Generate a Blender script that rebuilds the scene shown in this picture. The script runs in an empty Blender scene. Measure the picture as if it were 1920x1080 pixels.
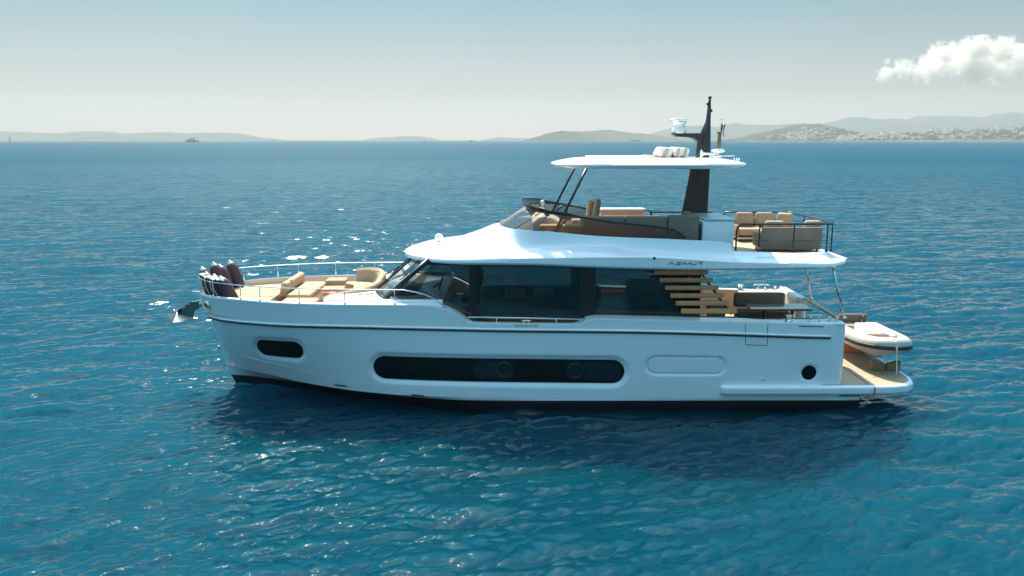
import bpy, bmesh, math, random
import numpy as np
from mathutils import Vector, Matrix
R = math.radians
S = bpy.context.scene
COL = S.collection

# ------------------------------------------------------------------ camera, sky, sun, exposure
CAM_H, CAM_Y, FPX = 6.93, -22.45, 1493.0
PITCH = math.atan(278.0 / FPX)
cam = bpy.data.objects.new('camera', bpy.data.cameras.new('camera'))
COL.objects.link(cam)
cam.location = (0, CAM_Y, CAM_H)
cam.rotation_euler = (R(90) - PITCH, 0, 0)
cam.data.sensor_width = 36
cam.data.lens = FPX / 1920 * 36
cam.data.clip_start = 0.1
cam.data.clip_end = 60000
S.camera = cam

SUN_EL, SUN_AZ = 52.0, -14.0          # azimuth measured from +Y towards +X
w = bpy.data.worlds.new('World'); S.world = w; w.use_nodes = True
nt = w.node_tree
bg = nt.nodes['Background']
sky = nt.nodes.new('ShaderNodeTexSky'); sky.sky_type = 'NISHITA'; sky.sun_disc = False
sky.sun_elevation = R(SUN_EL); sky.sun_rotation = R(SUN_AZ)
sky.altitude = 0; sky.air_density = 1.0; sky.dust_density = 0.3; sky.ozone_density = 2.0
tcw = nt.nodes.new('ShaderNodeTexCoord'); sepw = nt.nodes.new('ShaderNodeSeparateXYZ')
nt.links.new(tcw.outputs['Generated'], sepw.inputs[0])
ramp = nt.nodes.new('ShaderNodeValToRGB')          # sky tint with height: dimmed low down, overhead boosted to brighten the shaded hull
nt.links.new(sepw.outputs[2], ramp.inputs[0])
SKY = [(0.0, (0.44, 0.285, 0.255)), (0.055, (0.205, 0.168, 0.158)), (0.108, (0.182, 0.178, 0.163)), (0.18, (0.112, 0.184, 0.169)), (0.34, (0.075, 0.42, 0.43)), (0.55, (0.14, 0.93, 0.85)), (0.7, (0.6, 1.6, 1.28)), (0.85, (2.4, 2.4, 1.7)), (1.0, (3.8, 2.7, 1.85))]
while len(ramp.color_ramp.elements) < len(SKY): ramp.color_ramp.elements.new(0.5)
for e, (p_, c_) in zip(ramp.color_ramp.elements, SKY): e.position = p_
for e, (p_, c_) in zip(ramp.color_ramp.elements, SKY): e.color = (*c_, 1)
grade = nt.nodes.new('ShaderNodeMix'); grade.data_type = 'RGBA'; grade.blend_type = 'MULTIPLY'
grade.inputs[0].default_value = 1.0
nt.links.new(ramp.outputs[0], grade.inputs[7])
nt.links.new(sky.outputs[0], grade.inputs[6])
nt.links.new(grade.outputs[2], bg.inputs[0])
bg.inputs[1].default_value = 0.15

sun = bpy.data.lights.new('sun', 'SUN'); so = bpy.data.objects.new('sun', sun); COL.objects.link(so)
sun.energy = 4.4; sun.angle = R(0.53); sun.color = (1.0, 0.87, 0.70)
sd = Vector((math.sin(R(SUN_AZ)) * math.cos(R(SUN_EL)), math.cos(R(SUN_AZ)) * math.cos(R(SUN_EL)), math.sin(R(SUN_EL))))
so.rotation_euler = sd.to_track_quat('Z', 'Y').to_euler()
so.location = (-20, 40, 60)

S.view_settings.view_transform = 'Standard'; S.view_settings.look = 'None'
S.view_settings.exposure = 1.33; S.view_settings.gamma = 1.0
S.render.engine = 'CYCLES'
S.cycles.use_denoising = True
S.cycles.max_bounces = 8; S.cycles.transparent_max_bounces = 16
S.cycles.volume_bounces = 5
S.cycles.sample_clamp_indirect = 4.0; S.cycles.sample_clamp_direct = 5.0
S.cycles.caustics_reflective = False; S.cycles.caustics_refractive = False

# ------------------------------------------------------------------ pixel -> point at a chosen real depth
CP, SP = math.cos(PITCH), math.sin(PITCH)
def ray(px, py):
    u, v = (px - 960) / FPX, (540 - py) / FPX
    return Vector((u, CP + v * SP, -SP + v * CP))
def P(px, py, Y):
    d = ray(px, py); t = (Y - CAM_Y) / d.y
    return Vector((t * d.x, Y, CAM_H + t * d.z))
def PZ(px, py, Z):
    d = ray(px, py); t = (Z - CAM_H) / d.z
    return Vector((t * d.x, CAM_Y + t * d.y, Z))
def PX(px, py, X):
    d = ray(px, py); t = X / d.x
    return Vector((X, CAM_Y + t * d.y, CAM_H + t * d.z))

# ------------------------------------------------------------------ materials
def mat(name, col, rough=0.5, metal=0.0, coat=0.0, vary=0.06, vscale=6.0, bump=0.0, bscale=60.0, spec=0.5):
    m = bpy.data.materials.new(name); m.use_nodes = True
    n = m.node_tree.nodes; l = m.node_tree.links
    b = n['Principled BSDF']
    b.inputs['Metallic'].default_value = metal
    b.inputs['Roughness'].default_value = rough
    b.inputs['Coat Weight'].default_value = coat
    b.inputs['Coat Roughness'].default_value = 0.05
    b.inputs['Specular IOR Level'].default_value = spec
    tc = n.new('ShaderNodeTexCoord')
    no = n.new('ShaderNodeTexNoise'); no.inputs['Scale'].default_value = vscale; no.inputs['Detail'].default_value = 6
    l.new(tc.outputs['Object'], no.inputs['Vector'])
    r = n.new('ShaderNodeValToRGB')
    r.color_ramp.elements[0].position = 0.3; r.color_ramp.elements[1].position = 0.7
    r.color_ramp.elements[0].color = (*[c * (1 - vary) for c in col], 1)
    r.color_ramp.elements[1].color = (*[min(1, c * (1 + vary)) for c in col], 1)
    l.new(no.outputs[0], r.inputs[0]); l.new(r.outputs[0], b.inputs['Base Color'])
    if bump:
        n2 = n.new('ShaderNodeTexNoise'); n2.inputs['Scale'].default_value = bscale; n2.inputs['Detail'].default_value = 4
        l.new(tc.outputs['Object'], n2.inputs['Vector'])
        bp = n.new('ShaderNodeBump'); bp.inputs['Strength'].default_value = bump; bp.inputs['Distance'].default_value = 0.02
        l.new(n2.outputs[0], bp.inputs['Height']); l.new(bp.outputs[0], b.inputs['Normal'])
    return m

def glass(name, tint, refl=0.06, rough=0.01):
    """tinted window pane: transparent body under a fresnel reflection"""
    m = bpy.data.materials.new(name); m.use_nodes = True
    n = m.node_tree.nodes; l = m.node_tree.links
    n.remove(n['Principled BSDF'])
    tr = n.new('ShaderNodeBsdfTransparent'); tr.inputs[0].default_value = (*tint, 1)
    gl = n.new('ShaderNodeBsdfGlossy'); gl.inputs['Roughness'].default_value = rough
    gl.inputs[0].default_value = (0.95, 0.97, 1, 1)
    fr = n.new('ShaderNodeFresnel'); fr.inputs[0].default_value = 1.5
    mx = n.new('ShaderNodeMixShader')
    l.new(fr.outputs[0], mx.inputs[0]); l.new(tr.outputs[0], mx.inputs[1]); l.new(gl.outputs[0], mx.inputs[2])
    l.new(mx.outputs[0], n['Material Output'].inputs[0])
    return m

# ------------------------------------------------------------------ objects
def tag(o, label=None, cat=None, group=None, kind=None):
    if label: o['label'] = label
    if cat: o['category'] = cat
    if group: o['group'] = group
    if kind: o['kind'] = kind
    return o
def empty(name, loc, label=None, cat=None, group=None, rz=0):
    o = bpy.data.objects.new(name, None); COL.objects.link(o); o.location = loc; o.rotation_euler = (0, 0, rz)
    o.empty_display_size = 0.2
    return tag(o, label, cat, group)
def origin(o):
    v = Vector((0, 0, 0))
    while o is not None:
        v += o.location; o = o.parent
    return v
class MB:
    """collects shapes in world coordinates, linked as ONE mesh object"""
    def __init__(self): self.v = []; self.f = []; self.sm = []
    def add(self, vs, fs, smooth=False):
        k = len(self.v)
        self.v += [tuple(p) for p in vs]
        self.f += [tuple(i + k for i in f) for f in fs]
        self.sm += [smooth] * len(fs)
        return self
    def bm(self, b, M=None, smooth=False):
        b.verts.index_update()
        vs = [(M @ v.co if M else v.co.copy()) for v in b.verts]
        fs = [[v.index for v in f.verts] for f in b.faces]
        b.free()
        return self.add(vs, fs, smooth)
    def box(self, c, s, rot=(0, 0, 0), bev=0.0, seg=2, smooth=None, taper=None):
        b = bmesh.new(); bmesh.ops.create_cube(b, size=1)
        for v in b.verts:
            if taper and v.co.z > 0: v.co.x *= taper[0]; v.co.y *= taper[1]
            v.co = Vector((v.co.x * s[0], v.co.y * s[1], v.co.z * s[2]))
        if bev: bmesh.ops.bevel(b, geom=b.edges[:], offset=min(bev, min(s) * 0.49), segments=seg, profile=0.5, affect='EDGES')
        from mathutils import Euler
        M = Matrix.Translation(c) @ Euler(rot).to_matrix().to_4x4()
        return self.bm(b, M, bool(bev) if smooth is None else smooth)
    def tube(self, pts, r, n=8, closed=False, cap=True):
        pts = [Vector(p) for p in pts]; N = len(pts)
        rs = r if isinstance(r, (list, tuple)) else [r] * N
        rings = []; up = None
        for i in range(N):
            a = pts[(i - 1) % N] if (i > 0 or closed) else pts[i]
            b = pts[(i + 1) % N] if (i < N - 1 or closed) else pts[i]
            t = (b - a)
            t = t.normalized() if t.length > 1e-9 else Vector((0, 0, 1))
            if up is None: up = Vector((0, 0, 1)) if abs(t.z) < 0.9 else Vector((0, 1, 0))
            x = t.cross(up)
            if x.length < 1e-6: x = t.cross(Vector((1, 0, 0)))
            x.normalize(); y = x.cross(t).normalized(); up = y
            rings.append([pts[i] + rs[i] * (math.cos(2 * math.pi * k / n) * x + math.sin(2 * math.pi * k / n) * y) for k in range(n)])
        return self.loft(rings, ring_closed=True, path_closed=closed, cap=cap and not closed, smooth=True)
    def loft(self, rings, ring_closed=False, path_closed=False, cap=False, smooth=True):
        n = len(rings[0]); m = len(rings)
        vs = [p for r in rings for p in r]; fs = []
        for i in range(m if path_closed else m - 1):
            j = (i + 1) % m
            for k in range(n if ring_closed else n - 1):
                q = (k + 1) % n
                fs.append((i * n + k, i * n + q, j * n + q, j * n + k))
        self.add(vs, fs, smooth)
        if cap:
            self.add(rings[0], [tuple(range(n))[::-1]]); self.add(rings[-1], [tuple(range(n))])
        return self
    def prism(self, poly, dvec, smooth=False):
        """closed solid from a polygon (3d points) pushed along dvec"""
        n = len(poly); poly = [Vector(p) for p in poly]; d = Vector(dvec)
        vs = poly + [p + d for p in poly]
        fs = [tuple(range(n)), tuple(range(2 * n - 1, n - 1, -1))]
        fs += [(i, (i + 1) % n, n + (i + 1) % n, n + i) for i in range(n)]
        return self.add(vs, fs, smooth)
    def sphere(self, c, s, rot=(0, 0, 0), u=20, v=12):
        from mathutils import Euler
        b = bmesh.new(); bmesh.ops.create_uvsphere(b, u_segments=u, v_segments=v, radius=1)
        M = Matrix.Translation(c) @ Euler(rot).to_matrix().to_4x4() @ Matrix.Diagonal((s[0], s[1], s[2], 1))
        return self.bm(b, M, True)
    def lathe(self, prof, c, n=20, axis=None):
        """profile of (radius, height) turned round an axis through c"""
        q = Vector((0, 0, 1)).rotation_difference(Vector(axis)).to_matrix() if axis is not None else Matrix.Identity(3)
        rings = [[Vector(c) + q @ Vector((r * math.cos(2 * math.pi * k / n), r * math.sin(2 * math.pi * k / n), h)) for k in range(n)] for r, h in prof]
        return self.loft(rings, ring_closed=True, cap=True)
    def build(self, name, m, parent=None, bevel=0.0, seg=2, auto=None, solid=0.0, sub=0):
        me = bpy.data.meshes.new(name)
        o0 = origin(parent) if parent else Vector((0, 0, 0))
        me.from_pydata([(p[0] - o0.x, p[1] - o0.y, p[2] - o0.z) for p in self.v], [], self.f)
        me.polygons.foreach_set('use_smooth', self.sm)
        b = bmesh.new(); b.from_mesh(me)
        bmesh.ops.remove_doubles(b, verts=b.verts, dist=1e-5)
        bmesh.ops.recalc_face_normals(b, faces=b.faces)
        b.to_mesh(me); b.free()
        me.materials.append(m)
        o = bpy.data.objects.new(name, me); COL.objects.link(o)
        if parent: o.parent = parent
        if solid:
            md = o.modifiers.new('s', 'SOLIDIFY'); md.thickness = solid; md.offset = 0
        if bevel:
            md = o.modifiers.new('b', 'BEVEL'); md.width = bevel; md.segments = seg; md.limit_method = 'ANGLE'; md.angle_limit = R(35)
        if sub:
            md = o.modifiers.new('d', 'SUBSURF'); md.levels = sub; md.render_levels = sub
        if auto is not None:
            me.polygons.foreach_set('use_smooth', [True] * len(me.polygons)); me.set_sharp_from_angle(angle=R(auto))
        return o
def at_base(mb, name, m, loc, label, cat, group=None, **k):
    """one-mesh thing with its origin at loc"""
    o = mb.build(name, m, None, **k)
    loc = Vector(loc)
    o.data.transform(Matrix.Translation(-loc)); o.location = loc
    return tag(o, label, cat, group)
def pchip(xs, ys):
    xs = np.array(xs, float); ys = np.array(ys, float); h = np.diff(xs); d = np.diff(ys) / h
    m = np.zeros(len(xs))
    for i in range(1, len(xs) - 1):
        if d[i - 1] * d[i] > 0:
            w1, w2 = 2 * h[i] + h[i - 1], h[i] + 2 * h[i - 1]
            m[i] = (w1 + w2) / (w1 / d[i - 1] + w2 / d[i])
    m[0], m[-1] = d[0], d[-1]
    def f(x):
        x = min(max(x, xs[0]), xs[-1])
        i = int(min(np.searchsorted(xs, x, 'right') - 1, len(h) - 1)); t = (x - xs[i]) / h[i]
        return float((2*t**3 - 3*t*t + 1) * ys[i] + (t**3 - 2*t*t + t) * h[i] * m[i] + (-2*t**3 + 3*t*t) * ys[i+1] + (t**3 - t*t) * h[i] * m[i+1])
    return f

# ------------------------------------------------------------------ sea
def sea():
    rng = np.random.default_rng(11)
    def tile(L, N, seed, wdir, peak, slope, pw=3.7):      # slope = rms steepness of this family of waves
        g = np.random.default_rng(seed)
        k1 = 2 * np.pi * np.fft.fftfreq(N, L / N)
        kx, ky = np.meshgrid(k1, k1, indexing='ij'); k = np.hypot(kx, ky); k[0, 0] = 1
        lp = peak / (2 * np.pi * 1.414)
        cosw = (kx * math.cos(wdir) + ky * math.sin(wdir)) / k
        spread = 0.12 + 0.88 * np.abs(cosw) ** 5
        Sp = np.exp(-1 / (k * lp) ** 2) / k ** pw * spread ** 2
        Sp[0, 0] = 0
        H = (g.normal(size=(N, N)) + 1j * g.normal(size=(N, N))) * np.sqrt(Sp)
        gx = np.fft.ifft2(1j * kx * H).real; gy = np.fft.ifft2(1j * ky * H).real; H *= slope / math.sqrt((gx ** 2 + gy ** 2).mean())
        out = []
        for cut in CUTS:
            f = H * np.exp(-(k * cut / (2 * np.pi)) ** 4 * 0.5)
            hh = np.fft.ifft2(f).real
            dx = np.fft.ifft2(-1j * kx / k * f).real; dy = np.fft.ifft2(-1j * ky / k * f).real
            out.append(np.stack([hh, dx, dy], -1))
        return L, N, out
    CUTS = [0.14, 0.3, 0.6, 1.2, 2.4, 5.0, 10.0]
    wd = R(106)
    T1 = tile(61.0, 1024, 3, wd, 3.0, 0.27)
    T2 = tile(38.3, 1024, 5, wd + R(20), 0.9, 0.34, 3.2)
    T3 = tile(211.0, 512, 9, wd - R(12), 14.0, 0.05)
    def samp(T, lev, X, Y):
        L, N, out = T
        fx = (X / L * N) % N; fy = (Y / L * N) % N
        i = fx.astype(int) % N; j = fy.astype(int) % N; a = (fx - np.floor(fx))[:, None]; b = (fy - np.floor(fy))[:, None]
        i1 = (i + 1) % N; j1 = (j + 1) % N; D = out[lev]
        return (D[i, j] * (1-a) * (1-b) + D[i1, j] * a * (1-b) + D[i, j1] * (1-a) * b + D[i1, j1] * a * b)
    # rings of growing spacing round the yacht's side, far enough to reach the horizon
    rr = [2.0]
    while rr[-1] < 14000: 
        d = rr[-1]
        rr.append(d + max(0.045, d * (0.0036 if d < 400 else 0.008)))
    rr = np.array(rr)
    th = np.concatenate([np.linspace(-180, -52, 70)[:-1], np.linspace(-52, 52, 1250), np.linspace(52, 180, 70)[1:-1]])
    th = np.radians(th)
    nr, na = len(rr), len(th)
    D, A = np.meshgrid(rr, th, indexing='ij')
    X = (D * np.sin(A)).ravel(); Y = (CAM_Y + D * np.cos(A)).ravel(); d = D.ravel()
    need = np.maximum(1.7 * np.maximum(0.045, d * 0.0036), 0.14)
    need = np.where(d > 400, 2.0 * d * 0.008, need)
    lv = np.interp(np.log(need), np.log(CUTS), np.arange(len(CUTS)))
    disp = np.zeros((len(X), 3))
    for q in range(len(CUTS)):
        wgt = np.clip(1 - np.abs(lv - q), 0, 1); s = np.nonzero(wgt > 0)[0]
        if len(s):
            for T in (T1, T2, T3): disp[s] += samp(T, q, X[s], Y[s]) * wgt[s, None]
    disp *= np.clip((6000 - d) / 5000, 0, 1)[:, None]
    chop = 1.25
    co = np.stack([X + chop * disp[:, 1], Y + chop * disp[:, 2], disp[:, 0]], -1)
    me = bpy.data.meshes.new('sea')
    ctr = len(co); co = np.vstack([co, [[0, CAM_Y, 0]]])
    i = np.arange(nr - 1)[:, None]; j = np.arange(na)[None, :]; j1 = (j + 1) % na
    q = np.stack([i * na + j, i * na + j1, (i + 1) * na + j1, (i + 1) * na + j], -1).reshape(-1, 4)[:, ::-1]
    tri = np.stack([np.full(na, ctr), np.arange(na), (np.arange(na) + 1) % na], -1)[:, ::-1]
    nq, ntri = len(q), len(tri)
    me.vertices.add(len(co)); me.vertices.foreach_set('co', co.astype(np.float32).ravel())
    me.loops.add(nq * 4 + ntri * 3); me.loops.foreach_set('vertex_index', np.concatenate([q.ravel(), tri.ravel()]).astype(np.int32))
    me.polygons.add(nq + ntri)
    me.polygons.foreach_set('loop_start', np.concatenate([np.arange(nq) * 4, nq * 4 + np.arange(ntri) * 3]).astype(np.int32))
    me.polygons.foreach_set('use_smooth', np.ones(nq + ntri, bool))
    me.update(calc_edges=True)
    at = me.attributes.new('swell_lost', 'FLOAT', 'POINT')        # how much of the chop this far, coarse part of the mesh cannot carry
    at.data.foreach_set('value', np.concatenate([np.clip(np.log(np.maximum(d, 1) / 22) / math.log(300 / 22), 0, 1), [0]]).astype(np.float32))
    o = bpy.data.objects.new('sea', me); COL.objects.link(o); o['kind'] = 'structure'; o.location.z = -0.10
    m = bpy.data.materials.new('sea_water'); m.use_nodes = True
    n = m.node_tree.nodes; l = m.node_tree.links; b = n['Principled BSDF']
    b.inputs['Roughness'].default_value = 0.03; b.inputs['IOR'].default_value = 1.333; 
    
    b.inputs['Subsurface Weight'].default_value = 1.0; b.inputs['Subsurface Radius'].default_value = (0.3, 1.0, 1.3); b.inputs['Subsurface Scale'].default_value = 12.0
    la = n.new('ShaderNodeAttribute'); la.attribute_name = 'swell_lost'
    rg = n.new('ShaderNodeMapRange'); rg.inputs[3].default_value = 0.02; rg.inputs[4].default_value = 0.4
    sl = n.new('ShaderNodeMapRange'); sl.inputs[3].default_value = 0.36; sl.inputs[4].default_value = 0.05
    l.new(la.outputs['Fac'], sl.inputs[0]); gm = n.new('ShaderNodeMath'); gm.operation = 'MULTIPLY'; l.new(sl.outputs[0], gm.inputs[0]); l.new(gm.outputs[0], b.inputs['Specular IOR Level'])
    l.new(la.outputs['Fac'], rg.inputs[0]); l.new(rg.outputs[0], b.inputs['Roughness'])
    tc = n.new('ShaderNodeTexCoord')
    mp = n.new('ShaderNodeMapping'); mp.inputs['Rotation'].default_value = (0, 0, R(-9)); mp.inputs['Scale'].default_value = (0.38, 1, 1)
    l.new(tc.outputs['Object'], mp.inputs[0])
    def noise(sc, det, rough):
        x = n.new('ShaderNodeTexNoise'); x.inputs['Scale'].default_value = sc; x.inputs['Detail'].default_value = det
        x.inputs['Roughness'].default_value = rough; l.new(mp.outputs[0], x.inputs[0]); return x
    fine = noise(8.0, 5, 0.6)
    mid = noise(1.7, 6, 0.6); mid.noise_type = 'RIDGED_MULTIFRACTAL'; mid.inputs['Offset'].default_value = 0.9; mid.inputs['Gain'].default_value = 1.6
    b1 = n.new('ShaderNodeBump'); b1.inputs['Strength'].default_value = 1.0; b1.inputs['Distance'].default_value = 0.005
    l.new(fine.outputs[0], b1.inputs['Height'])
    b2 = n.new('ShaderNodeBump'); b2.inputs['Strength'].default_value = 1.0; b2.inputs['Distance'].default_value = 0.008
    l.new(mid.outputs[0], b2.inputs['Height']); l.new(b1.outputs[0], b2.inputs['Normal'])
    wide = noise(0.5, 4, 0.6)
    b3 = n.new('ShaderNodeBump'); b3.inputs['Distance'].default_value = 0.3
    l.new(la.outputs['Fac'], b3.inputs['Strength'])
    l.new(wide.outputs[0], b3.inputs['Height']); l.new(b2.outputs[0], b3.inputs['Normal'])
    l.new(b3.outputs[0], b.inputs['Normal'])
    big = noise(0.02, 4, 0.6)
    mg = n.new('ShaderNodeMapping'); mg.inputs['Scale'].default_value = (0.5, 0.09, 1); mg.inputs['Rotation'].default_value = (0, 0, R(-15)); l.new(tc.outputs['Object'], mg.inputs[0])
    gust = n.new('ShaderNodeTexNoise'); gust.inputs['Scale'].default_value = 0.9; gust.inputs['Detail'].default_value = 6; gust.inputs['Roughness'].default_value = 0.7; l.new(mg.outputs[0], gust.inputs[0])
    gr = n.new('ShaderNodeMapRange'); gr.inputs[1].default_value = 0.35; gr.inputs[2].default_value = 0.65; gr.inputs[3].default_value = 0.45; gr.inputs[4].default_value = 1.5
    l.new(gust.outputs[0], gr.inputs[0]); l.new(gr.outputs[0], gm.inputs[1])      # wind patches: rougher, brighter streaks between slicks
    r = n.new('ShaderNodeValToRGB'); r.color_ramp.elements[0].position = 0.35; r.color_ramp.elements[1].position = 0.68
    r.color_ramp.elements[0].color = (0.0001, 0.028, 0.051, 1); r.color_ramp.elements[1].color = (0.0001, 0.037, 0.062, 1)
    l.new(big.outputs[0], r.inputs[0]); l.new(r.outputs[0], b.inputs['Base Color'])
    me.materials.append(m)
    return o
sea()

# ------------------------------------------------------------------ far shores
def hill(name, D, prof, depth, m, seed, rough=0.16, shore=0.12, peak=0.55, nx=220, ny=40):
    """a real ridge: PROF is its skyline as (photo x, photo y) seen at distance D; rises from a shore, crests, falls away behind"""
    g = np.random.default_rng(seed)
    xs = []; zs = []
    for px, py in prof:
        q = P(px, py, CAM_Y + D); xs.append(q.x); zs.append(max(q.z, 0.0))
    f = pchip(xs, zs)
    X = np.linspace(xs[0], xs[-1], nx); T = np.linspace(0, 1, ny)
    oct_ = []
    for o in range(7):
        fr = 2.0 ** o * 3.0 / max(xs[-1] - xs[0], 1)
        oct_.append((fr, g.uniform(0, 6.28, 4), g.uniform(-1, 1, 2), 0.62 ** o))
    vs = []
    for t in T:
        for x in X:
            h = f(x)
            if t <= peak: e = math.sin(t / peak * math.pi / 2) ** 1.1
            else: e = math.cos((t - peak) / (1 - peak) * math.pi / 2) ** 0.8
            y = CAM_Y + D + (t - peak) * depth
            nz = 0
            for fr, ph, di, am in oct_:
                nz += am * (math.sin(fr * 6.28 * (x + 0.8 * di[0] * y) + ph[0]) * math.sin(fr * 6.28 * (y + 0.8 * di[1] * x) + ph[1]))
            side = (1 - abs(t - peak) / max(peak, 1 - peak))
            z = h * e * (1 + rough * nz * (0.25 if abs(t - peak) < 0.04 else 1) * (1 - 0.5 * side))
            if t > 0.0: z = max(z, 0.2)
            # keep the far end in line with the skyline as seen (the ridge is nearly straight)
            vs.append((x, y, z - (0.8 if t in (0, 1) else 0)))
    fs = [(j * nx + i, j * nx + i + 1, (j + 1) * nx + i + 1, (j + 1) * nx + i) for j in range(ny - 1) for i in range(nx - 1)]
    mb = MB().add(vs, fs, True)
    o = mb.build(name, m); o['kind'] = 'structure'
    return o
def hill_mat(name, green, rock, sc, lo=0.42, hi=0.6):
    m = bpy.data.materials.new(name); m.use_nodes = True
    n = m.node_tree.nodes; l = m.node_tree.links; b = n['Principled BSDF']; b.inputs['Roughness'].default_value = 0.95
    b.inputs['Specular IOR Level'].default_value = 0.1
    tc = n.new('ShaderNodeTexCoord'); no = n.new('ShaderNodeTexNoise'); no.inputs['Scale'].default_value = sc
    no.inputs['Detail'].default_value = 9; no.inputs['Roughness'].default_value = 0.65
    l.new(tc.outputs['Object'], no.inputs[0])
    r = n.new('ShaderNodeValToRGB'); r.color_ramp.elements[0].position = lo; r.color_ramp.elements[1].position = hi
    r.color_ramp.elements[0].color = (*green, 1); r.color_ramp.elements[1].color = (*rock, 1)
    l.new(no.outputs[0], r.inputs[0]); l.new(r.outputs[0], b.inputs['Base Color'])
    return m
scrub = hill_mat('scrub_hillside', (0.010, 0.022, 0.018), (0.05, 0.055, 0.042), 0.006)
wood = hill_mat('wooded_hillside', (0.008, 0.020, 0.013), (0.024, 0.034, 0.018), 0.02)
karst = hill_mat('karst_mountain', (0.02, 0.032, 0.032), (0.085, 0.08, 0.074), 0.003, 0.45, 0.62)
townland = hill_mat('town_ground', (0.012, 0.026, 0.012), (0.13, 0.10, 0.07), 0.03, 0.48, 0.6)
beach = mat('pale_shore', (0.55, 0.47, 0.38), 0.9, vary=0.25, vscale=0.05, spec=0.1)
hill('long_island', 7600, [(-420, 262), (-300, 250), (-120, 246), (0, 247), (44, 248.5), (108, 250), (152, 247), (210, 247), (233, 250), (292, 248), (318, 248), (330, 250.5), (356, 250), (382, 248.5), (414, 248.5), (443, 250.5), (478, 256), (520, 262)], 900, scrub, 1)
hill('low_island', 8200, [(680, 262.2), (700, 259.5), (738, 256.5), (763, 255), (795, 257), (828, 262.2)], 500, scrub, 2, nx=90)
hill('faint_island', 8200, [(905, 262.2), (925, 259), (938, 257.5), (955, 258.5), (985, 259), (1010, 262.2)], 400, scrub, 12, nx=90)
hill('scrub_island', 4600, [(985, 262.3), (1005, 257), (1030, 249), (1047, 247), (1070, 246.5), (1095, 251), (1120, 258), (1136, 262.3)], 420, scrub, 3, nx=140)
hill('broad_headland', 5600, [(1000, 262.2), (1035, 254), (1060, 248), (1100, 246), (1145, 245), (1175, 248), (1215, 252), (1260, 258), (1300, 262.2)], 600, scrub, 4)
hill('far_range', 7800, [(1190, 262), (1230, 248), (1260, 240), (1290, 236), (1340, 238.5), (1376, 233), (1431, 234), (1479, 233), (1520, 240), (1580, 252), (1640, 262)], 1500, karst, 5)
hill('mountain_range', 8400, [(1440, 262), (1500, 243), (1533, 233), (1567, 229), (1612, 221), (1636, 225), (1660, 225), (1678, 230), (1715, 223), (1751, 218), (1793, 220), (1847, 221), (1884, 213), (1920, 214), (2000, 206), (2150, 214), (2300, 240), (2420, 262)], 2200, karst, 6, nx=300, ny=60)
hill('wooded_hill', 4300, [(1372, 262.2), (1396, 258), (1421, 251), (1464, 242), (1482, 236), (1518, 233.5), (1545, 236), (1575, 244), (1606, 250), (1660, 256), (1710, 262.2)], 700, wood, 7, nx=200)
TOWN_D = 4000
tprof = [(1520, 262.3), (1560, 258), (1600, 254), (1660, 251.5), (1733, 248), (1800, 245.5), (1853, 244), (1920, 240), (2000, 236), (2150, 238), (2300, 262)]
town = hill('town_slope', TOWN_D, tprof, 900, townland, 8, rough=0.05, peak=0.8, nx=240)
mb = MB()
for px in range(1385, 2240, 9):
    q = P(px, 262.5, CAM_Y + 3300 + random.Random(px).uniform(-20, 20)); mb.box((q.x, q.y, 0.6), (22, 30, random.Random(px).uniform(2.0, 4.5)), bev=0.8)
o = mb.build('shoreline', beach); o['kind'] = 'structure'

# the town: every tower and house stands on the slope; its ground height is found by a ray down
bpy.context.view_layer.update()
dg = bpy.context.evaluated_depsgraph_get()
def ground(o, x, y):
    ok, loc, nrm, _ = o.ray_cast(Vector((x, y, 5000)) , Vector((0, 0, -1)))
    return loc.z if ok else None
def wall_mat(name, col, win=(0.12, 0.13, 0.14)):
    m = bpy.data.materials.new(name); m.use_nodes = True
    n = m.node_tree.nodes; l = m.node_tree.links; b = n['Principled BSDF']; b.inputs['Roughness'].default_value = 0.8
    tc = n.new('ShaderNodeTexCoord'); mp = n.new('ShaderNodeMapping'); l.new(tc.outputs['Object'], mp.inputs[0])
    mp.inputs['Rotation'].default_value = (R(90), 0, 0)
    br = n.new('ShaderNodeTexBrick'); br.offset = 0; br.inputs['Scale'].default_value = 1
    br.inputs['Brick Width'].default_value = 3.2; br.inputs['Row Height'].default_value = 3.0; br.inputs['Mortar Size'].default_value = 1.15
    br.inputs['Color1'].default_value = (*win, 1); br.inputs['Color2'].default_value = (*[c * 1.8 for c in win], 1); br.inputs['Mortar'].default_value = (*col, 1)
    l.new(mp.outputs[0], br.inputs[0]); l.new(br.outputs[0], b.inputs['Base Color'])
    return m
plasters = [wall_mat('plaster_cream', (0.9, 0.78, 0.62)), wall_mat('plaster_white', (0.92, 0.9, 0.86)), wall_mat('plaster_peach', (0.9, 0.66, 0.48)), wall_mat('plaster_grey', (0.66, 0.64, 0.62))]
tile = mat('roof_tile', (0.36, 0.19, 0.12), 0.9, vary=0.2, vscale=0.6, spec=0.1)
flat = mat('flat_roof', (0.5, 0.48, 0.45), 0.9, vary=0.15, vscale=0.3, spec=0.1)
rnd = random.Random(4)
def tower(px, top, wpx, D, mi, label, group=None, base=None):
    y = CAM_Y + D; q = P(px, 262, y); s = D / FPX
    gz = base if base is not None else (ground(town, q.x, y) or 2)
    ht = max(P(px, top, y).z - gz, 8); wd = wpx * s
    root = empty('apartment_tower', (q.x, y, gz), label, 'apartment block', group)
    d = wd * rnd.uniform(0.6, 0.95)
    MB().box((q.x, y, gz + ht / 2 - 2), (wd, d, ht + 4)).build('wall', plasters[mi], root)
    MB().box((q.x, y, gz + ht + 0.4), (wd * 1.03, d * 1.03, 0.8)).box((q.x + wd * 0.1, y, gz + ht + 2.2), (wd * 0.3, d * 0.4, 2.8)).build('roof', flat, root)
tower(1655, 246, 8, 3700, 1, 'lone white tower block standing above low red roofs left of the other towers', None)
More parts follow.
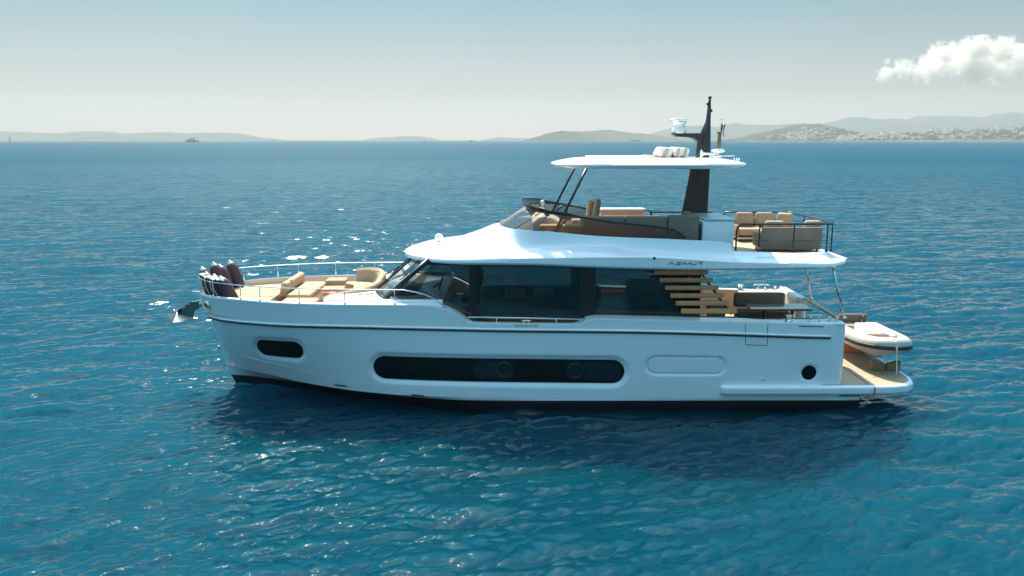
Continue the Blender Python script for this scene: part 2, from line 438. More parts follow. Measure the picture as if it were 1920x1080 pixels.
tower(1649, 250.5, 5, 3760, 3, 'short grey block right against the left side of the lone white tower', None)
for px in (1747, 1754, 1759): tower(px, 241, 5, 4020, 1, 'one of three slim white tower blocks standing shoulder to shoulder on the hill', 'three slim white tower blocks')
tower(1775, 240.5, 7, 3950, 0, 'cream tower block alone between the three slim white towers and the grey double tower', None)
tower(1788, 239.5, 9, 3980, 3, 'grey tower block right of the single cream tower on the hill', None)
tower(1794, 242, 6, 4000, 1, 'lower white block touching the right side of the grey tower', None)
tower(1818, 240, 7, 4050, 1, 'small white block with clear ground either side midway along the hill', None)
for px in (1830, 1834, 1838): tower(px, 239.5, 4, 4100, 1, 'narrow white slab in the short row on the ridge', 'row of narrow white slabs')
tower(1855, 236.5, 7, 4000, 3, 'tall grey tower block standing left of the peach tower cluster', None)
for k, (px, tp, wp, mi) in enumerate([(1870, 236, 6, 0), (1876, 235.5, 5, 2), (1881, 239, 5, 0), (1886, 237, 6, 3), (1893, 236.5, 5, 2), (1898, 236, 4, 0), (1903, 238, 5, 2), (1908, 235, 5, 2), (1913, 236, 5, 0), (1918, 235, 5, 2), (1925, 236, 6, 2), (1890, 241, 7, 0), (1901, 242, 7, 2), (1912, 242, 8, 0), (1866, 242, 7, 2)]):
    tower(px, tp, wp, 3960 + (k % 4) * 40, mi, 'cream and peach tower block in the dense cluster at the right edge of the coast', 'cluster of peach tower blocks')
# low houses: one of each kind, then copies
def make_house(name, w_, d_, h_, mi, hip):
    root = empty(name, (0, 0, 0), None, 'house', 'low houses along the far coast')
    MB().box((0, 0, h_ / 2 - 3), (w_, d_, h_ + 6)).build('wall', plasters[mi], root)
    e = 0.6; r_ = MB()
    A = [(-w_/2 - e, -d_/2 - e, h_), (w_/2 + e, -d_/2 - e, h_), (w_/2 + e, d_/2 + e, h_), (-w_/2 - e, d_/2 + e, h_), (-w_ * hip, 0, h_ + d_ * 0.28), (w_ * hip, 0, h_ + d_ * 0.28)]
    r_.add(A, [(0, 1, 5, 4), (1, 2, 5), (2, 3, 4, 5), (3, 0, 4), (3, 2, 1, 0)]).build('roof', tile, root)
    root['label'] = 'small pale house with a red tiled roof in the low town along the far shore'
    return root
protos = [make_house('house', 14, 11, 8, 0, 0.2), make_house('house', 18, 12, 10, 1, 0.3), make_house('house', 11, 10, 6, 0, 0.15), make_house('house', 16, 13, 12, 2, 0.25)]
used = set()
def place(px, D, k):
    y = CAM_Y + D; x = P(px, 262, y).x
    gz = max([z for z in (ground(town, x, y), ground(bpy.data.objects['wooded_hill'], x, y)) if z is not None] + [0.5])
    src = protos[k]
    if k not in used: used.add(k); o = src; o.location = (x, y, gz); o.rotation_euler.z = rnd.uniform(-0.5, 0.5); return
    o = src.copy(); COL.objects.link(o); o.location = (x, y, gz); o.rotation_euler.z = rnd.uniform(-0.5, 0.5)
    for ch in src.children:
        c = ch.copy(); COL.objects.link(c); c.parent = o
for i in range(240):
    u = rnd.random()
    if u < 0.3: px, D = rnd.gauss(1515, 38), rnd.uniform(3930, 4110)
    elif u < 0.6: px, D = rnd.uniform(1570, 1690), rnd.uniform(3420, 3900)
    else: px, D = rnd.uniform(1690, 1935), rnd.uniform(3400, 3980)
    if 1395 < px < 1935: place(px, D, rnd.choice([0, 0, 1, 2, 2, 3]))
# dark trees between the houses
mb = MB(); leafm = mat('far_foliage', (0.012, 0.024, 0.01), 0.9, vary=0.4, vscale=0.05, spec=0.1)
for i in range(420):
    px, D = (rnd.uniform(1600, 1940), rnd.uniform(3380, 3960)) if i % 3 else (rnd.uniform(1420, 1620), rnd.uniform(3900, 4100))
    y = CAM_Y + D; x = P(px, 262, y).x
    gz = max([z for z in (ground(town, x, y), ground(bpy.data.objects['wooded_hill'], x, y)) if z is not None] + [0])
    s = rnd.uniform(4, 11)
    b = bmesh.new(); bmesh.ops.create_icosphere(b, subdivisions=1, radius=1)
    for v in b.verts: v.co *= rnd.uniform(0.7, 1.25)
    mb.bm(b, Matrix.Translation((x, y, gz + s * 0.3)) @ Matrix.Diagonal((s * 1.5, s, s * 0.7, 1)), False)
o = mb.build('coastal_trees', leafm); o['kind'] = 'stuff'; o['label'] = 'dark green trees growing between the houses on the far coast'; o['category'] = 'trees'

# ------------------------------------------------------------------ far vessels
white = mat('painted_white', (0.8, 0.8, 0.78), 0.35)
darkhull = mat('dark_timber', (0.09, 0.06, 0.045), 0.5, vary=0.2)
navy = mat('dark_paint', (0.03, 0.035, 0.05), 0.4)
canvas = mat('sail_canvas', (0.75, 0.74, 0.7), 0.8)
def vessel_hull(mb, c, L, B, H, sheer=0.25):
    rings = []
    for i in range(13):
        t = i / 12; x = c.x + (t - 0.5) * L
        b = B / 2 * (math.sin(min(t * 2.2 + 0.02, 1) * math.pi / 2)) * (1 - 0.35 * max(0, t - 0.7) / 0.3)
        top = H * (1 + sheer * (2 * t - 1) ** 2 * (1.6 if t < 0.5 else 0.7))
        rings.append([Vector((x, c.y - b, top)), Vector((x, c.y - b * 0.8, -0.6)), Vector((x, c.y + b * 0.8, -0.6)), Vector((x, c.y + b, top))])
    return mb.loft(rings, ring_closed=True, cap=True, smooth=False)
def spot(px, D): return Vector((P(px, 262, CAM_Y + D).x, CAM_Y + D, 0))
c = spot(360, 2500)
g = empty('excursion_ship', c, 'dark wooden two masted excursion ship with white deckhouse far off at the left', 'ship')
vessel_hull(MB(), c, 42, 9, 4.2).build('hull', darkhull, g)
MB().box((c.x - 3, c.y, 6.2), (24, 7, 3.4), bev=0.3).box((c.x - 1, c.y, 9.2), (16, 6, 2.6), bev=0.3).build('deckhouse', mat('ship_cabin', (0.35, 0.3, 0.27), 0.6), g)
MB().box((c.x + 2, c.y, 11.2), (22, 7, 0.4)).build('awning', darkhull, g)
for dx, hh in ((-7, 24), (7, 19)): MB().tube([(c.x + dx, c.y, 3), (c.x + dx, c.y, hh)], 0.35).build('mast', darkhull, g)
MB().tube([(c.x - 20, c.y, 5), (c.x - 29, c.y, 9)], 0.3).build('bowsprit', darkhull, g)
c = spot(18, 2400)
g = empty('sailing_yacht', c, 'small sailing yacht under white sails at the left edge of the horizon', 'sailboat')
vessel_hull(MB(), c, 13, 4, 1.6).build('hull', white, g)
MB().tube([(c.x, c.y, 1), (c.x, c.y, 18)], 0.2).build('mast', navy, g)
MB().prism([(c.x + 0.3, c.y, 2.5), (c.x + 6, c.y, 2.5), (c.x + 0.3, c.y, 17.5)], (0, 0.15, 0)).build('mainsail', canvas, g)
MB().prism([(c.x - 0.4, c.y, 2), (c.x - 6, c.y, 2), (c.x - 0.4, c.y, 16)], (0, 0.15, 0)).build('foresail', canvas, g)
c = spot(883, 2900)
g = empty('motor_boat', c, 'tiny dark motor boat on the open horizon left of the islands', 'boat')
vessel_hull(MB(), c, 15, 5, 2.6).build('hull', navy, g)
MB().box((c.x + 1, c.y, 4.0), (8, 3.5, 2.6), bev=0.4).build('cabin', darkhull, g)
c = spot(1191, 3600)
g = empty('cargo_ship', c, 'reddish cargo ship with pale bridge below the headland', 'ship')
vessel_hull(MB(), c, 40, 9, 4.5).build('hull', mat('red_oxide', (0.22, 0.09, 0.08), 0.6), g)
MB().box((c.x + 13, c.y, 8), (8, 7, 8), bev=0.3).build('bridge', white, g)
for dx in (-10, 0): MB().tube([(c.x + dx, c.y, 4), (c.x + dx, c.y, 12)], 0.4).build('crane_post', navy, g)
for px, L, lab in ((1159, 12, 'small white motor boat in front of the headland beside the cargo ship'), (1014, 9, 'tiny white boat at the foot of the scrub island'), (797, 8, 'speck of a boat on the horizon below the low island')):
    c = spot(px, 3300 if px > 900 else 2800)
    g = empty('motor_boat', c, lab, 'boat', 'distant small boats')
    vessel_hull(MB(), c, L, L * 0.33, 1.8).build('hull', white if px > 900 else navy, g)
    MB().box((c.x, c.y, 2.8), (L * 0.45, L * 0.22, 1.9), bev=0.3).build('cabin', white if px > 900 else navy, g)

# ------------------------------------------------------------------ cloud (a real puff of scattering vapour far beyond the mountains)
def cloud(c, s, seed, dens):
    b = MB().box((0, 0, 0), (2, 2, 2))
    m = bpy.data.materials.new('cloud_vapour'); m.use_nodes = True
    n = m.node_tree.nodes; l = m.node_tree.links; n.remove(n['Principled BSDF'])
    v = n.new('ShaderNodeVolumePrincipled'); v.inputs['Color'].default_value = (0.95, 0.91, 0.86, 1); v.inputs['Anisotropy'].default_value = 0.2
    tc = n.new('ShaderNodeTexCoord')
    no = n.new('ShaderNodeTexNoise'); no.inputs['Scale'].default_value = 1.0; no.inputs['Detail'].default_value = 9; no.inputs['Roughness'].default_value = 0.66
    mp = n.new('ShaderNodeMapping'); mp.inputs['Scale'].default_value = (13.0, 8.3, 3.1); mp.inputs['Location'].default_value = (seed, seed * 0.7, 0)
    l.new(tc.outputs['Object'], mp.inputs[0]); l.new(mp.outputs[0], no.inputs[0])
    acc = None
    def M(op, a, bb, c3=None):
        x = n.new('ShaderNodeMath'); x.operation = op
        for i, q in enumerate((a, bb, c3)):
            if q is None: continue
            if isinstance(q, (int, float)): x.inputs[i].default_value = q
            else: l.new(q, x.inputs[i])
        return x.outputs[0]
    for (px_, pz_, rx, rz, dy) in LOBES:
        mp2 = n.new('ShaderNodeMapping'); mp2.inputs['Location'].default_value = (-px_ / rx, -dy * min(1, rx / 0.12) / (rx * 1.57), -pz_ / rz); mp2.inputs['Scale'].default_value = (1 / rx, 1 / (rx * 1.57), 1 / rz)
        l.new(tc.outputs['Object'], mp2.inputs[0])
        vl = n.new('ShaderNodeVectorMath'); vl.operation = 'LENGTH'; l.new(mp2.outputs[0], vl.inputs[0])
        f = M('SUBTRACT', 1.0, vl.outputs['Value'])
        acc = f if acc is None else M('MAXIMUM', acc, f)
    nn = M('MULTIPLY', M('SUBTRACT', no.outputs[0], 0.5), 3.6)
    sh = M('ADD', acc, nn)
    de = M('MULTIPLY', M('MINIMUM', M('MAXIMUM', M('MULTIPLY', sh, 2.0), 0), 1), dens)
    l.new(de, v.inputs['Density'])
    l.new(v.outputs[0], n['Material Output'].inputs['Volume'])
    m.cycles.volume_step_rate = 1.0
    o = b.build('cloud', m); o.location = c; o.scale = s; o['kind'] = 'structure'
    return o
PUFFS = [(1655, 139, 8), (1680, 136, 11), (1703, 130, 14), (1725, 137, 12), (1748, 132, 16), (1765, 118, 18), (1785, 108, 22), (1808, 98, 20), (1830, 95, 18), (1850, 102, 18), (1800, 125, 22), (1830, 125, 24), (1860, 120, 22), (1885, 112, 16), (1905, 100, 14), (1890, 132, 18), (1915, 125, 18), (1922, 95, 12), (1770, 140, 13), (1840, 140, 13), (1663, 118, 5)]
LOBES = [((px - 1812) / 184, (118 - py) / 44, r * 1.3 / 184, r * 1.3 / 44, 0.35 * math.sin(px * 1.7 + py)) for px, py, r in PUFFS]
CD = 11500
q = P(1812, 118, CAM_Y + CD)
cloud((q.x, q.y, q.z), (184 / FPX * CD, 900, 44 / FPX * CD), 7.7, 0.02)
w.cycles.sampling_method = 'AUTOMATIC'

# ------------------------------------------------------------------ air
m = bpy.data.materials.new('haze_air'); m.use_nodes = True
n = m.node_tree.nodes; n.remove(n['Principled BSDF'])
v = n.new('ShaderNodeVolumePrincipled'); v.inputs['Color'].default_value = (0.50, 0.525, 0.53, 1); v.inputs['Density'].default_value = 0.00015
v.inputs['Anisotropy'].default_value = 0.2
m.node_tree.links.new(v.outputs[0], n['Material Output'].inputs['Volume'])
hb_ = MB().box((0, 6900, 223.5), (40000, 14600, 455)); o = hb_.build('haze', m); o['kind'] = 'stuff'

# ================================================================== the yacht
gel = mat('white_gelcoat', (0.86, 0.85, 0.84), 0.22, coat=0.6, vary=0.015, vscale=1.2)
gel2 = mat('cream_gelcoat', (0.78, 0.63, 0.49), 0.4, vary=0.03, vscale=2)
antifoul = mat('black_antifouling', (0.008, 0.009, 0.011), 0.45, vary=0.3, vscale=3)
blackm = mat('black_painted_metal', (0.012, 0.012, 0.013), 0.3, vary=0.2)
grey_m = mat('graphite_paint', (0.034, 0.036, 0.038), 0.38, vary=0.06)
steel = mat('polished_steel', (0.75, 0.74, 0.72), 0.14, metal=1.0, vary=0.04)
groove = mat('dark_rubber', (0.012, 0.02, 0.022), 0.5)
dark_glass = mat('black_window_glass', (0.003, 0.006, 0.007), 0.04, vary=0.2, vscale=1.5, spec=0.25)
port_glass = mat('opening_port_glass', (0.006, 0.016, 0.019), 0.08)
salon_glass = glass('tinted_glass', (0.52, 0.57, 0.58))
clear_glass = glass('windscreen_glass', (0.60, 0.66, 0.66))
smoke_glass = glass('smoked_acrylic', (0.50, 0.49, 0.47))
beige = mat('beige_upholstery', (0.47, 0.33, 0.215), 0.85, vary=0.06, vscale=4, bump=0.15, bscale=90, spec=0.2)
taupe = mat('taupe_upholstery', (0.33, 0.24, 0.18), 0.85, vary=0.07, vscale=4, bump=0.15, bscale=90, spec=0.2)
greyf = mat('grey_upholstery', (0.24, 0.175, 0.135), 0.85, vary=0.07, vscale=4, bump=0.15, bscale=90, spec=0.2)
seam = mat('piping_cord', (0.3, 0.22, 0.13), 0.8)
def plank_mat(name, col, wid, axis=1):
    m = bpy.data.materials.new(name); m.use_nodes = True
    n = m.node_tree.nodes; l = m.node_tree.links; b = n['Principled BSDF']; b.inputs['Roughness'].default_value = 0.6
    tc = n.new('ShaderNodeTexCoord'); sp = n.new('ShaderNodeSeparateXYZ'); l.new(tc.outputs['Object'], sp.inputs[0])
    mo = n.new('ShaderNodeMath'); mo.operation = 'PINGPONG'; mo.inputs[1].default_value = wid / 2; l.new(sp.outputs[axis], mo.inputs[0])
    lt = n.new('ShaderNodeMath'); lt.operation = 'LESS_THAN'; lt.inputs[1].default_value = 0.004; l.new(mo.outputs[0], lt.inputs[0])
    no = n.new('ShaderNodeTexNoise'); no.inputs['Scale'].default_value = 4; no.inputs['Detail'].default_value = 7
    mp = n.new('ShaderNodeMapping'); mp.inputs['Scale'].default_value = (0.6, 8, 1) if axis == 1 else (8, 0.6, 1)
    l.new(tc.outputs['Object'], mp.inputs[0]); l.new(mp.outputs[0], no.inputs[0])
    r = n.new('ShaderNodeValToRGB'); r.color_ramp.elements[0].position = 0.3; r.color_ramp.elements[1].position = 0.7
    r.color_ramp.elements[0].color = (*[c * 0.82 for c in col], 1); r.color_ramp.elements[1].color = (*[c * 1.15 for c in col], 1)
    l.new(no.outputs[0], r.inputs[0])
    mx = n.new('ShaderNodeMix'); mx.data_type = 'RGBA'; mx.inputs[7].default_value = (0.03, 0.025, 0.02, 1)
    l.new(lt.outputs[0], mx.inputs[0]); l.new(r.outputs[0], mx.inputs[6]); l.new(mx.outputs[2], b.inputs['Base Color'])
    return m
teak = plank_mat('weathered_teak', (0.46, 0.32, 0.215), 0.06)
teak_v = mat('varnished_wood', (0.38, 0.16, 0.06), 0.3, vary=0.25, vscale=5)
orange_w = mat('orange_table_wood', (0.62, 0.25, 0.12), 0.35, vary=0.12, vscale=5)
slat_w = mat('honey_wood', (0.82, 0.30, 0.115), 0.5, vary=0.12, vscale=3)

yacht = empty('motor_yacht', (0, 0, 0), 'large white three deck motor yacht lying at anchor on the blue sea', 'yacht')

# ---- hull lines: each row is a height and a half-breadth along the length
def breadth(tab):
    x0 = tab[0][0]; f = pchip([math.sqrt(max(x - x0, 0)) for x, _ in tab], [b for _, b in tab])
    return lambda x: f(math.sqrt(max(x - x0, 0)))
XE = 8.72
b_sheer = breadth([(-8.9, 0), (-8.75, 0.55), (-8.5, 0.92), (-8.1, 1.30), (-7.2, 1.76), (-5.7, 2.2), (-4.4, 2.33), (-2, 2.43), (2, 2.46), (6, 2.44), (8.2, 2.40), (8.5, 2.36), (8.66, 2.28), (8.72, 2.16)])
b_rub = breadth([(-8.74, 0), (-8.6, 0.5), (-8.3, 0.92), (-7.9, 1.27), (-7.1, 1.68), (-5.7, 2.13), (-4.4, 2.30), (-2, 2.42), (2, 2.46), (6, 2.45), (8.2, 2.41), (8.5, 2.37), (8.66, 2.29), (8.72, 2.17)])
b_chine = breadth([(-8.35, 0), (-8.1, 0.24), (-7.6, 0.48), (-7, 0.75), (-5.5, 1.5), (-4, 2.02), (-2.5, 2.32), (0, 2.44), (4, 2.44), (8.3, 2.40), (8.6, 2.36), (8.72, 2.2)])
b_boot = breadth([(-8.22, 0), (-7.6, 0.2), (-6.4, 0.68), (-5.2, 1.2), (-4, 1.72), (-2.5, 2.18), (-1, 2.40), (1, 2.44), (9.15, 2.40)])
b_wl = breadth([(-8.13, 0), (-7.5, 0.16), (-6.23, 0.58), (-4.9, 1.03), (-3.6, 1.6), (-2.4, 2.04), (-1, 2.36), (0.5, 2.43), (9.15, 2.38)])
near = [(373, 543), (450, 562), (550, 569), (640, 571), (740, 572), (800, 573), (820, 575.5), (835, 580), (850, 587), (868, 598), (879, 604.2), (890, 606.6), (965, 608), (1077, 609.4), (1087, 608), (1097, 603), (1107, 599.5), (1120, 598), (1180, 599), (1300, 602), (1480, 606), (1585, 608)]
sx, sz = [], []
for px, py in near:
    y = 0.0
    for _ in range(6): q = P(px, py, -y); y = b_sheer(q.x)
    if px == 373: q = P(px, py, 0)
    sx.append(q.x); sz.append(q.z)
sx[0] = -9.0; sx[-1] = 8.8
z_sheer = pchip(sx, sz)
z_rub = pchip([-8.9, -4.4, 0, 3, 8.8], [2.07, 2.14, 2.08, 2.05, 1.87])
z_chine = pchip([-8.4, -7, -5.5, -4, 0, 8.8], [0.52, 0.43, 0.36, 0.31, 0.27, 0.25])
def hull_y(x, z):
    """half-breadth of the topsides at a point"""
    c, r, s = z_chine(x), z_rub(x), z_sheer(x)
    bc, br, bs = b_chine(max(x, -8.35)), b_rub(max(x, -8.74)), b_sheer(x)
    if z <= r:
        t = max(0, (z - c) / (r - c)); return bc + (br - bc) * (t * 0.75 + 0.25 * math.sin(t * math.pi / 2))
    return br + (bs - br) * (z - r) / max(s - r, 0.02)
def on_hull(px, py, off=0.0):
    y = 2.4
    for _ in range(14): q = P(px, py, -y); y = 0.5 * y + 0.5 * (hull_y(q.x, q.z) + off)
    return q
# long rounded panels in the topsides: (left px, right px, mid height left, right, half height, recess margin px, depth)
PILLS = {'bow': (481.7, 565.7, 652.6, 656.6, 14.6, 8, 0.05), 'main': (700, 1170, 689.5, 697.5, 21.8, 9, 0.06), 'hatch': (1217, 1356, 685.5, 686.5, 13, 6, 0.06), 'port': (1504, 1530.5, 699, 699, 13.2, 3, 0.03)}
def pill_world(k):
    l, r, yl, yr, h, mg, dp = PILLS[k]
    A = on_hull(l + h, yl); B = on_hull(r - h, yr); T = on_hull((l + r) / 2, (yl + yr) / 2 - h)
    M = on_hull((l + r) / 2, (yl + yr) / 2)
    return Vector((A.x, A.z)), Vector((B.x, B.z)), T.z - M.z, mg * (T.z - M.z) / h, dp
PW = {k: pill_world(k) for k in PILLS}
def pill_d(k, x, z):
    A, B, r, mg, dp = PW[k]; p = Vector((x, z)); ab = B - A
    t = max(0, min(1, (p - A).dot(ab) / max(ab.length_squared, 1e-9))); return (p - (A + ab * t)).length - r
def recess(x, z):
    o = 0
    for k in PW:
        A, B, r, mg, dp = PW[k]
        if x < A.x - 0.8 or x > B.x + 0.8: continue
        d = pill_d(k, x, z) / mg
        if d < 1: o = max(o, dp * min(1, (1 - d) * 1.15) ** 1.0)
    return o
NX, NR, NU = 430, 54, 9
mb = MB(); bot = MB()
for side in (-1, 1):
    grid = []
    for j in range(NR + NU + 1):
        row = []
        for i in range(NX + 1):
            u = i / NX
            if j <= NR:
                t = j / NR; x0 = -8.35 + (-8.74 + 8.35) * min(1, t * 1.0)
            else:
                t = (j - NR) / NU; x0 = -8.74 + (-8.9 + 8.74) * t
            uu = u ** 1.55 if u < 1 else 1
            x = x0 + (XE - x0) * uu
            if j <= NR:
                z = z_chine(x) + (z_rub(x) - z_chine(x)) * t
                bc, br = b_chine(x - x0 - 8.35 if i < 1 else x), b_rub(x if i else -8.74)
                y = (bc + (br - bc) * (t * 0.75 + 0.25 * math.sin(t * math.pi / 2))) if i else 0
                if i: y = max(y, 0.0)
                # near the stem blend so every row starts on the centre line
                s = min(1, (x - x0) / 0.45); y *= math.sqrt(s) if s < 1 else 1
                y -= recess(x, z)
                y = max(y, 0)
            else:
                z = z_rub(x) + (z_sheer(x) - z_rub(x)) * t
                br, bs = b_rub(x), b_sheer(x); y = br + (bs - br) * t
                s = min(1, (x - x0) / 0.3); y *= math.sqrt(s) if s < 1 else 1
            row.append(Vector((x, side * y, z)))
        grid.append(row)
    mb.loft(grid)
    NEARGRID = grid if side == -1 else None if False else grid
    gb = []
    for j in range(5):
        row = []
        for i in range(121):
            u = (i / 120) ** 1.5
            if j == 0: x0, xe = -8.35, XE; x = x0 + (xe - x0) * u; y = b_chine(x); z = z_chine(x)
            elif j == 1: x0, xe = -8.22, 9.15; x = x0 + (xe - x0) * u; y = b_boot(x); z = 0.195 if x > -6 else 0.195
            elif j == 2: x0, xe = -8.22, 9.15; x = x0 + (xe - x0) * u; y = b_boot(x) - 0.004; z = 0.19
            elif j == 3: x0, xe = -8.13, 9.15; x = x0 + (xe - x0) * u; y = b_wl(x); z = 0
            else: x0, xe = -7.9, 9.1; x = x0 + (xe - x0) * u; y = b_wl(x) * 0.9; z = -0.6
            if i == 0: y = 0
            row.append(Vector((x, side * y, z)))
        gb.append(row)
    mb.loft(gb[:2]); bot.loft(gb[2:])
    # transom end
    if side == -1: ends = [r[-1] for r in grid if r[-1].z < 1.5]
    else: mb.loft([ends, [r[-1] for r in grid if r[-1].z < 1.5]], smooth=False)
bot.box((8.9, 0, 0.0), (0.5, 4.74, 0.37))
mb.box((8.9, 0, 0.235), (0.52, 4.70, 0.08))
hull = mb.build('hull', gel, yacht, auto=32)
bot.build('bottom_paint', antifoul, hull)
# rub rail: pale half-round with a dark line under it
xs = [-8.74 + (8.25 + 8.74) * (i / 150) ** 1.6 for i in range(151)]
def rubpath(dz, off, x1=9):
    A = [(x, -(b_rub(x) * (math.sqrt(min(1, max(x + 8.74, 0) / 0.3))) + off), z_rub(x) + dz) for x in xs if x < x1]
    return [(a[0], -a[1], a[2]) for a in A[::-1]][:-1] + A
rail = MB().tube(rubpath(0.035, 0.012), 0.026, 6).build('rub_rail', gel, hull)
MB().tube(rubpath(-0.018, 0.008), 0.022, 6).build('rub_rail_groove', groove, hull)
# windows in the side
def pill_mesh(k, grow=0.0, sink=0.0, rings=5, n=56, side=-1, ab=None):
    A, B, r, mg, dp = PW[k] if ab is None else ab
    out = []
    ax = (B - A); L = ax.length; ax = ax / L if L > 1e-6 else Vector((1, 0)); up = Vector((-ax.y, ax.x))
    m = 14 if L > 1e-6 else 0
    spine = [(0.0, math.pi / 2 + math.pi * i / 20) for i in range(21)] + [(k_ / (m + 1), 1.5 * math.pi) for k_ in range(1, m + 1)] + [(1.0, 1.5 * math.pi + math.pi * i / 20) for i in range(21)] + [(1 - k_ / (m + 1), math.pi / 2) for k_ in range(1, m + 1)]
    for q in range(rings + 1):
        f = q / rings; ring = []
        for t, a in spine:
            p = A + ax * (L * t) + ax * math.cos(a) * (r + grow) * f + up * math.sin(a) * (r + grow) * f
            ring.append(Vector((p.x, side * (hull_y(p.x, p.y) - dp + sink), p.y)))
        out.append(ring)
    m_ = MB(); m_.loft(out, ring_closed=True)
    return m_
for k, nm, lab in (('bow', 'hull_window', 'short pill shaped bow window'), ('main', 'hull_window', 'long pill shaped black hull window'), ('port', 'porthole', None)):
    for side in (-1, 1):
        wnd = pill_mesh(k, 0.004, 0.012, side=side).build(nm, dark_glass, hull)
        if lab: wnd['label'] = lab
A, B, r, mg, dp = PW['hatch']
for side in (-1, 1):
    h_ = pill_mesh('hatch', -0.005, 0.05, side=side)
    ringo = h_.v[-70:]
    h_.loft([[Vector(p) for p in ringo], [Vector((p[0], p[1] - side * 0.05, p[2])) for p in ringo]], ring_closed=True)
    h_.build('side_hatch', gel, hull, auto=30)
# opening ports and frames seen inside the long window
A, B, r, mg, dp = PW['main']
def sub_pill(l, rr_, h):
    a = on_hull(l + h, 690 + (l - 700) * 0.017); b = on_hull(rr_ - h, 690 + (rr_ - 700) * 0.017)
    return (Vector((a.x, a.z)), Vector((b.x, b.z)), h * 20.0 / FPX, 0, dp)
for l, rr_ in ((886, 966), (1058, 1166)):
    pill_mesh('main', 0, 0.016, ab=sub_pill(l, rr_, 18.5)).build('opening_port', port_glass, hull)
for cx in (946, 1079):
    q = on_hull(cx, 690 + (cx - 700) * 0.017); a = [(q.x + 0.19 * math.cos(t * 0.2618), -hull_y(q.x, q.z) + dp - 0.022, q.z + 0.19 * math.sin(t * 0.2618)) for t in range(24)]
    MB().tube(a, 0.03, 6, closed=True).build('port_ring', blackm, hull)
# small fittings on the side
for px, py, r_ in ((1431, 711, 0.045), (420, 607, 0.03), (410, 651, 0.035)):
    q = on_hull(px, py, 0.0); MB().lathe([(r_, 0), (r_, 0.012), (r_ * 0.7, 0.03), (r_ * 0.4, 0.035)], (q.x, q.y + 0.01, q.z), 14, (0, -1, 0)).build('through_hull_fitting', steel, hull)
for px, py in ((639, 722.5), (783, 741)):
    a, b = on_hull(px - 11, py - 1.2), on_hull(px + 12, py + 1.2); MB().tube([(a.x, a.y - 0.012, a.z), (b.x, b.y - 0.012, b.z)], 0.018, 6).build('grab_groove', groove, hull)
q = on_hull(390, 571)
MB().sphere((q.x - 0.02, q.y - 0.01, q.z), (0.14, 0.05, 0.1), (0, 0.35, -0.75)).build('fairlead', steel, hull)
MB().sphere((q.x - 0.035, q.y - 0.035, q.z), (0.09, 0.045, 0.055), (0, 0.35, -0.75)).build('fairlead_opening', blackm, hull)
# boarding gate cut into the bulwark: fine dark joint lines
g = MB()
for (a, b) in (((1397.7, 608), (1397.7, 645.5)), ((1397.7, 646), (1438, 648)), ((1439.5, 609), (1438.5, 648))):
    n_ = 10; pts = []
    for i in range(n_ + 1):
        q = on_hull(a[0] + (b[0] - a[0]) * i / n_, a[1] + (b[1] - a[1]) * i / n_); pts.append((q.x, q.y - 0.002, q.z))
    g.tube(pts, 0.007, 5)
g.build('boarding_gate', groove, hull)
g = MB(); a, b = on_hull(1498, 611.5), on_hull(1545, 612.5); g.tube([(a.x, a.y, a.z), (b.x, b.y, b.z)], 0.012, 5); g.build('fender_slot', groove, hull)
# faint spray knuckle along the forward topsides
pts = []
for i in range(40):
    px = 455 + (1180 - 455) * i / 39; py = np.interp(px, [455, 540, 620, 700, 780, 1000, 1180], [668, 688, 707, 720, 729, 743, 746]); q = on_hull(px, py); pts.append((q.x, q.y + 0.004, q.z))
MB().tube(pts, 0.008, 6).build('spray_knuckle', gel, hull)

# ---- bulwark cap, inner wall, decks
def capw(x): return float(np.interp(x, [-9, -5.2, -4.5, -3, -1.7, -1.2, -1.0, 1.55, 1.8, 2.2, 6.0, 6.4, 8.72], [0.10, 0.10, 0.13, 0.16, 0.40, 0.40, 0.16, 0.16, 0.40, 0.42, 0.42, 0.30, 0.30]))
def deckz(x): return float(np.interp(x, [-9, -2.6, -2.0, 9], [2.22, 2.22, 1.62, 1.62]))
cap = MB(); lin = MB(); cs = sorted(set([-8.9 + 17.62 * (i / 260) ** 1.5 for i in range(261)] + [x + 0.02 for x in np.arange(-2.6, 2.2, 0.07)]))
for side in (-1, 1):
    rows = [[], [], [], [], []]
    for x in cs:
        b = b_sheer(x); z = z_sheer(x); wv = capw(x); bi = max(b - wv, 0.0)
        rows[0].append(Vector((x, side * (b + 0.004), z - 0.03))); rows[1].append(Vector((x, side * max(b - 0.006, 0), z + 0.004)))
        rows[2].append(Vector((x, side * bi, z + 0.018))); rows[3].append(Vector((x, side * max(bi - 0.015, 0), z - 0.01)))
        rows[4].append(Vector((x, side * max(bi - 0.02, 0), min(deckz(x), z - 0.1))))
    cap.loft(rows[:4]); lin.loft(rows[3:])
lin.build('bulwark_lining', gel2, yacht)  # cream, not the bulwark's white: warm bounce off deck and cushions put into the colour
cap.build('bulwark', gel, yacht, auto=35)
dk = MB()
for x0, x1 in ((-8.6, -2.4),):
    A = [(x, -b_sheer(x) + 0.1, 2.23) for x in np.linspace(x0, x1, 40)]
    dk.loft([[Vector(a) for a in A], [Vector((a[0], -a[1], a[2])) for a in A]])
dk.build('foredeck', teak, yacht)
dk = MB().box((3.1, 0, 1.60), (11.2, 4.5, 0.06)); dk.build('main_deck', teak, yacht)

# ---- foredeck: lounge
def cush(name, lo, hi, m=beige, bev=0.07, rot=(0, 0, 0), parent=yacht, piping=True, sub=0):
    c = [(a + b) / 2 for a, b in zip(lo, hi)]; s = [b - a for a, b in zip(lo, hi)]
    o = MB().box(c, s, rot, bev, 3).build(name, m, parent)
    return o
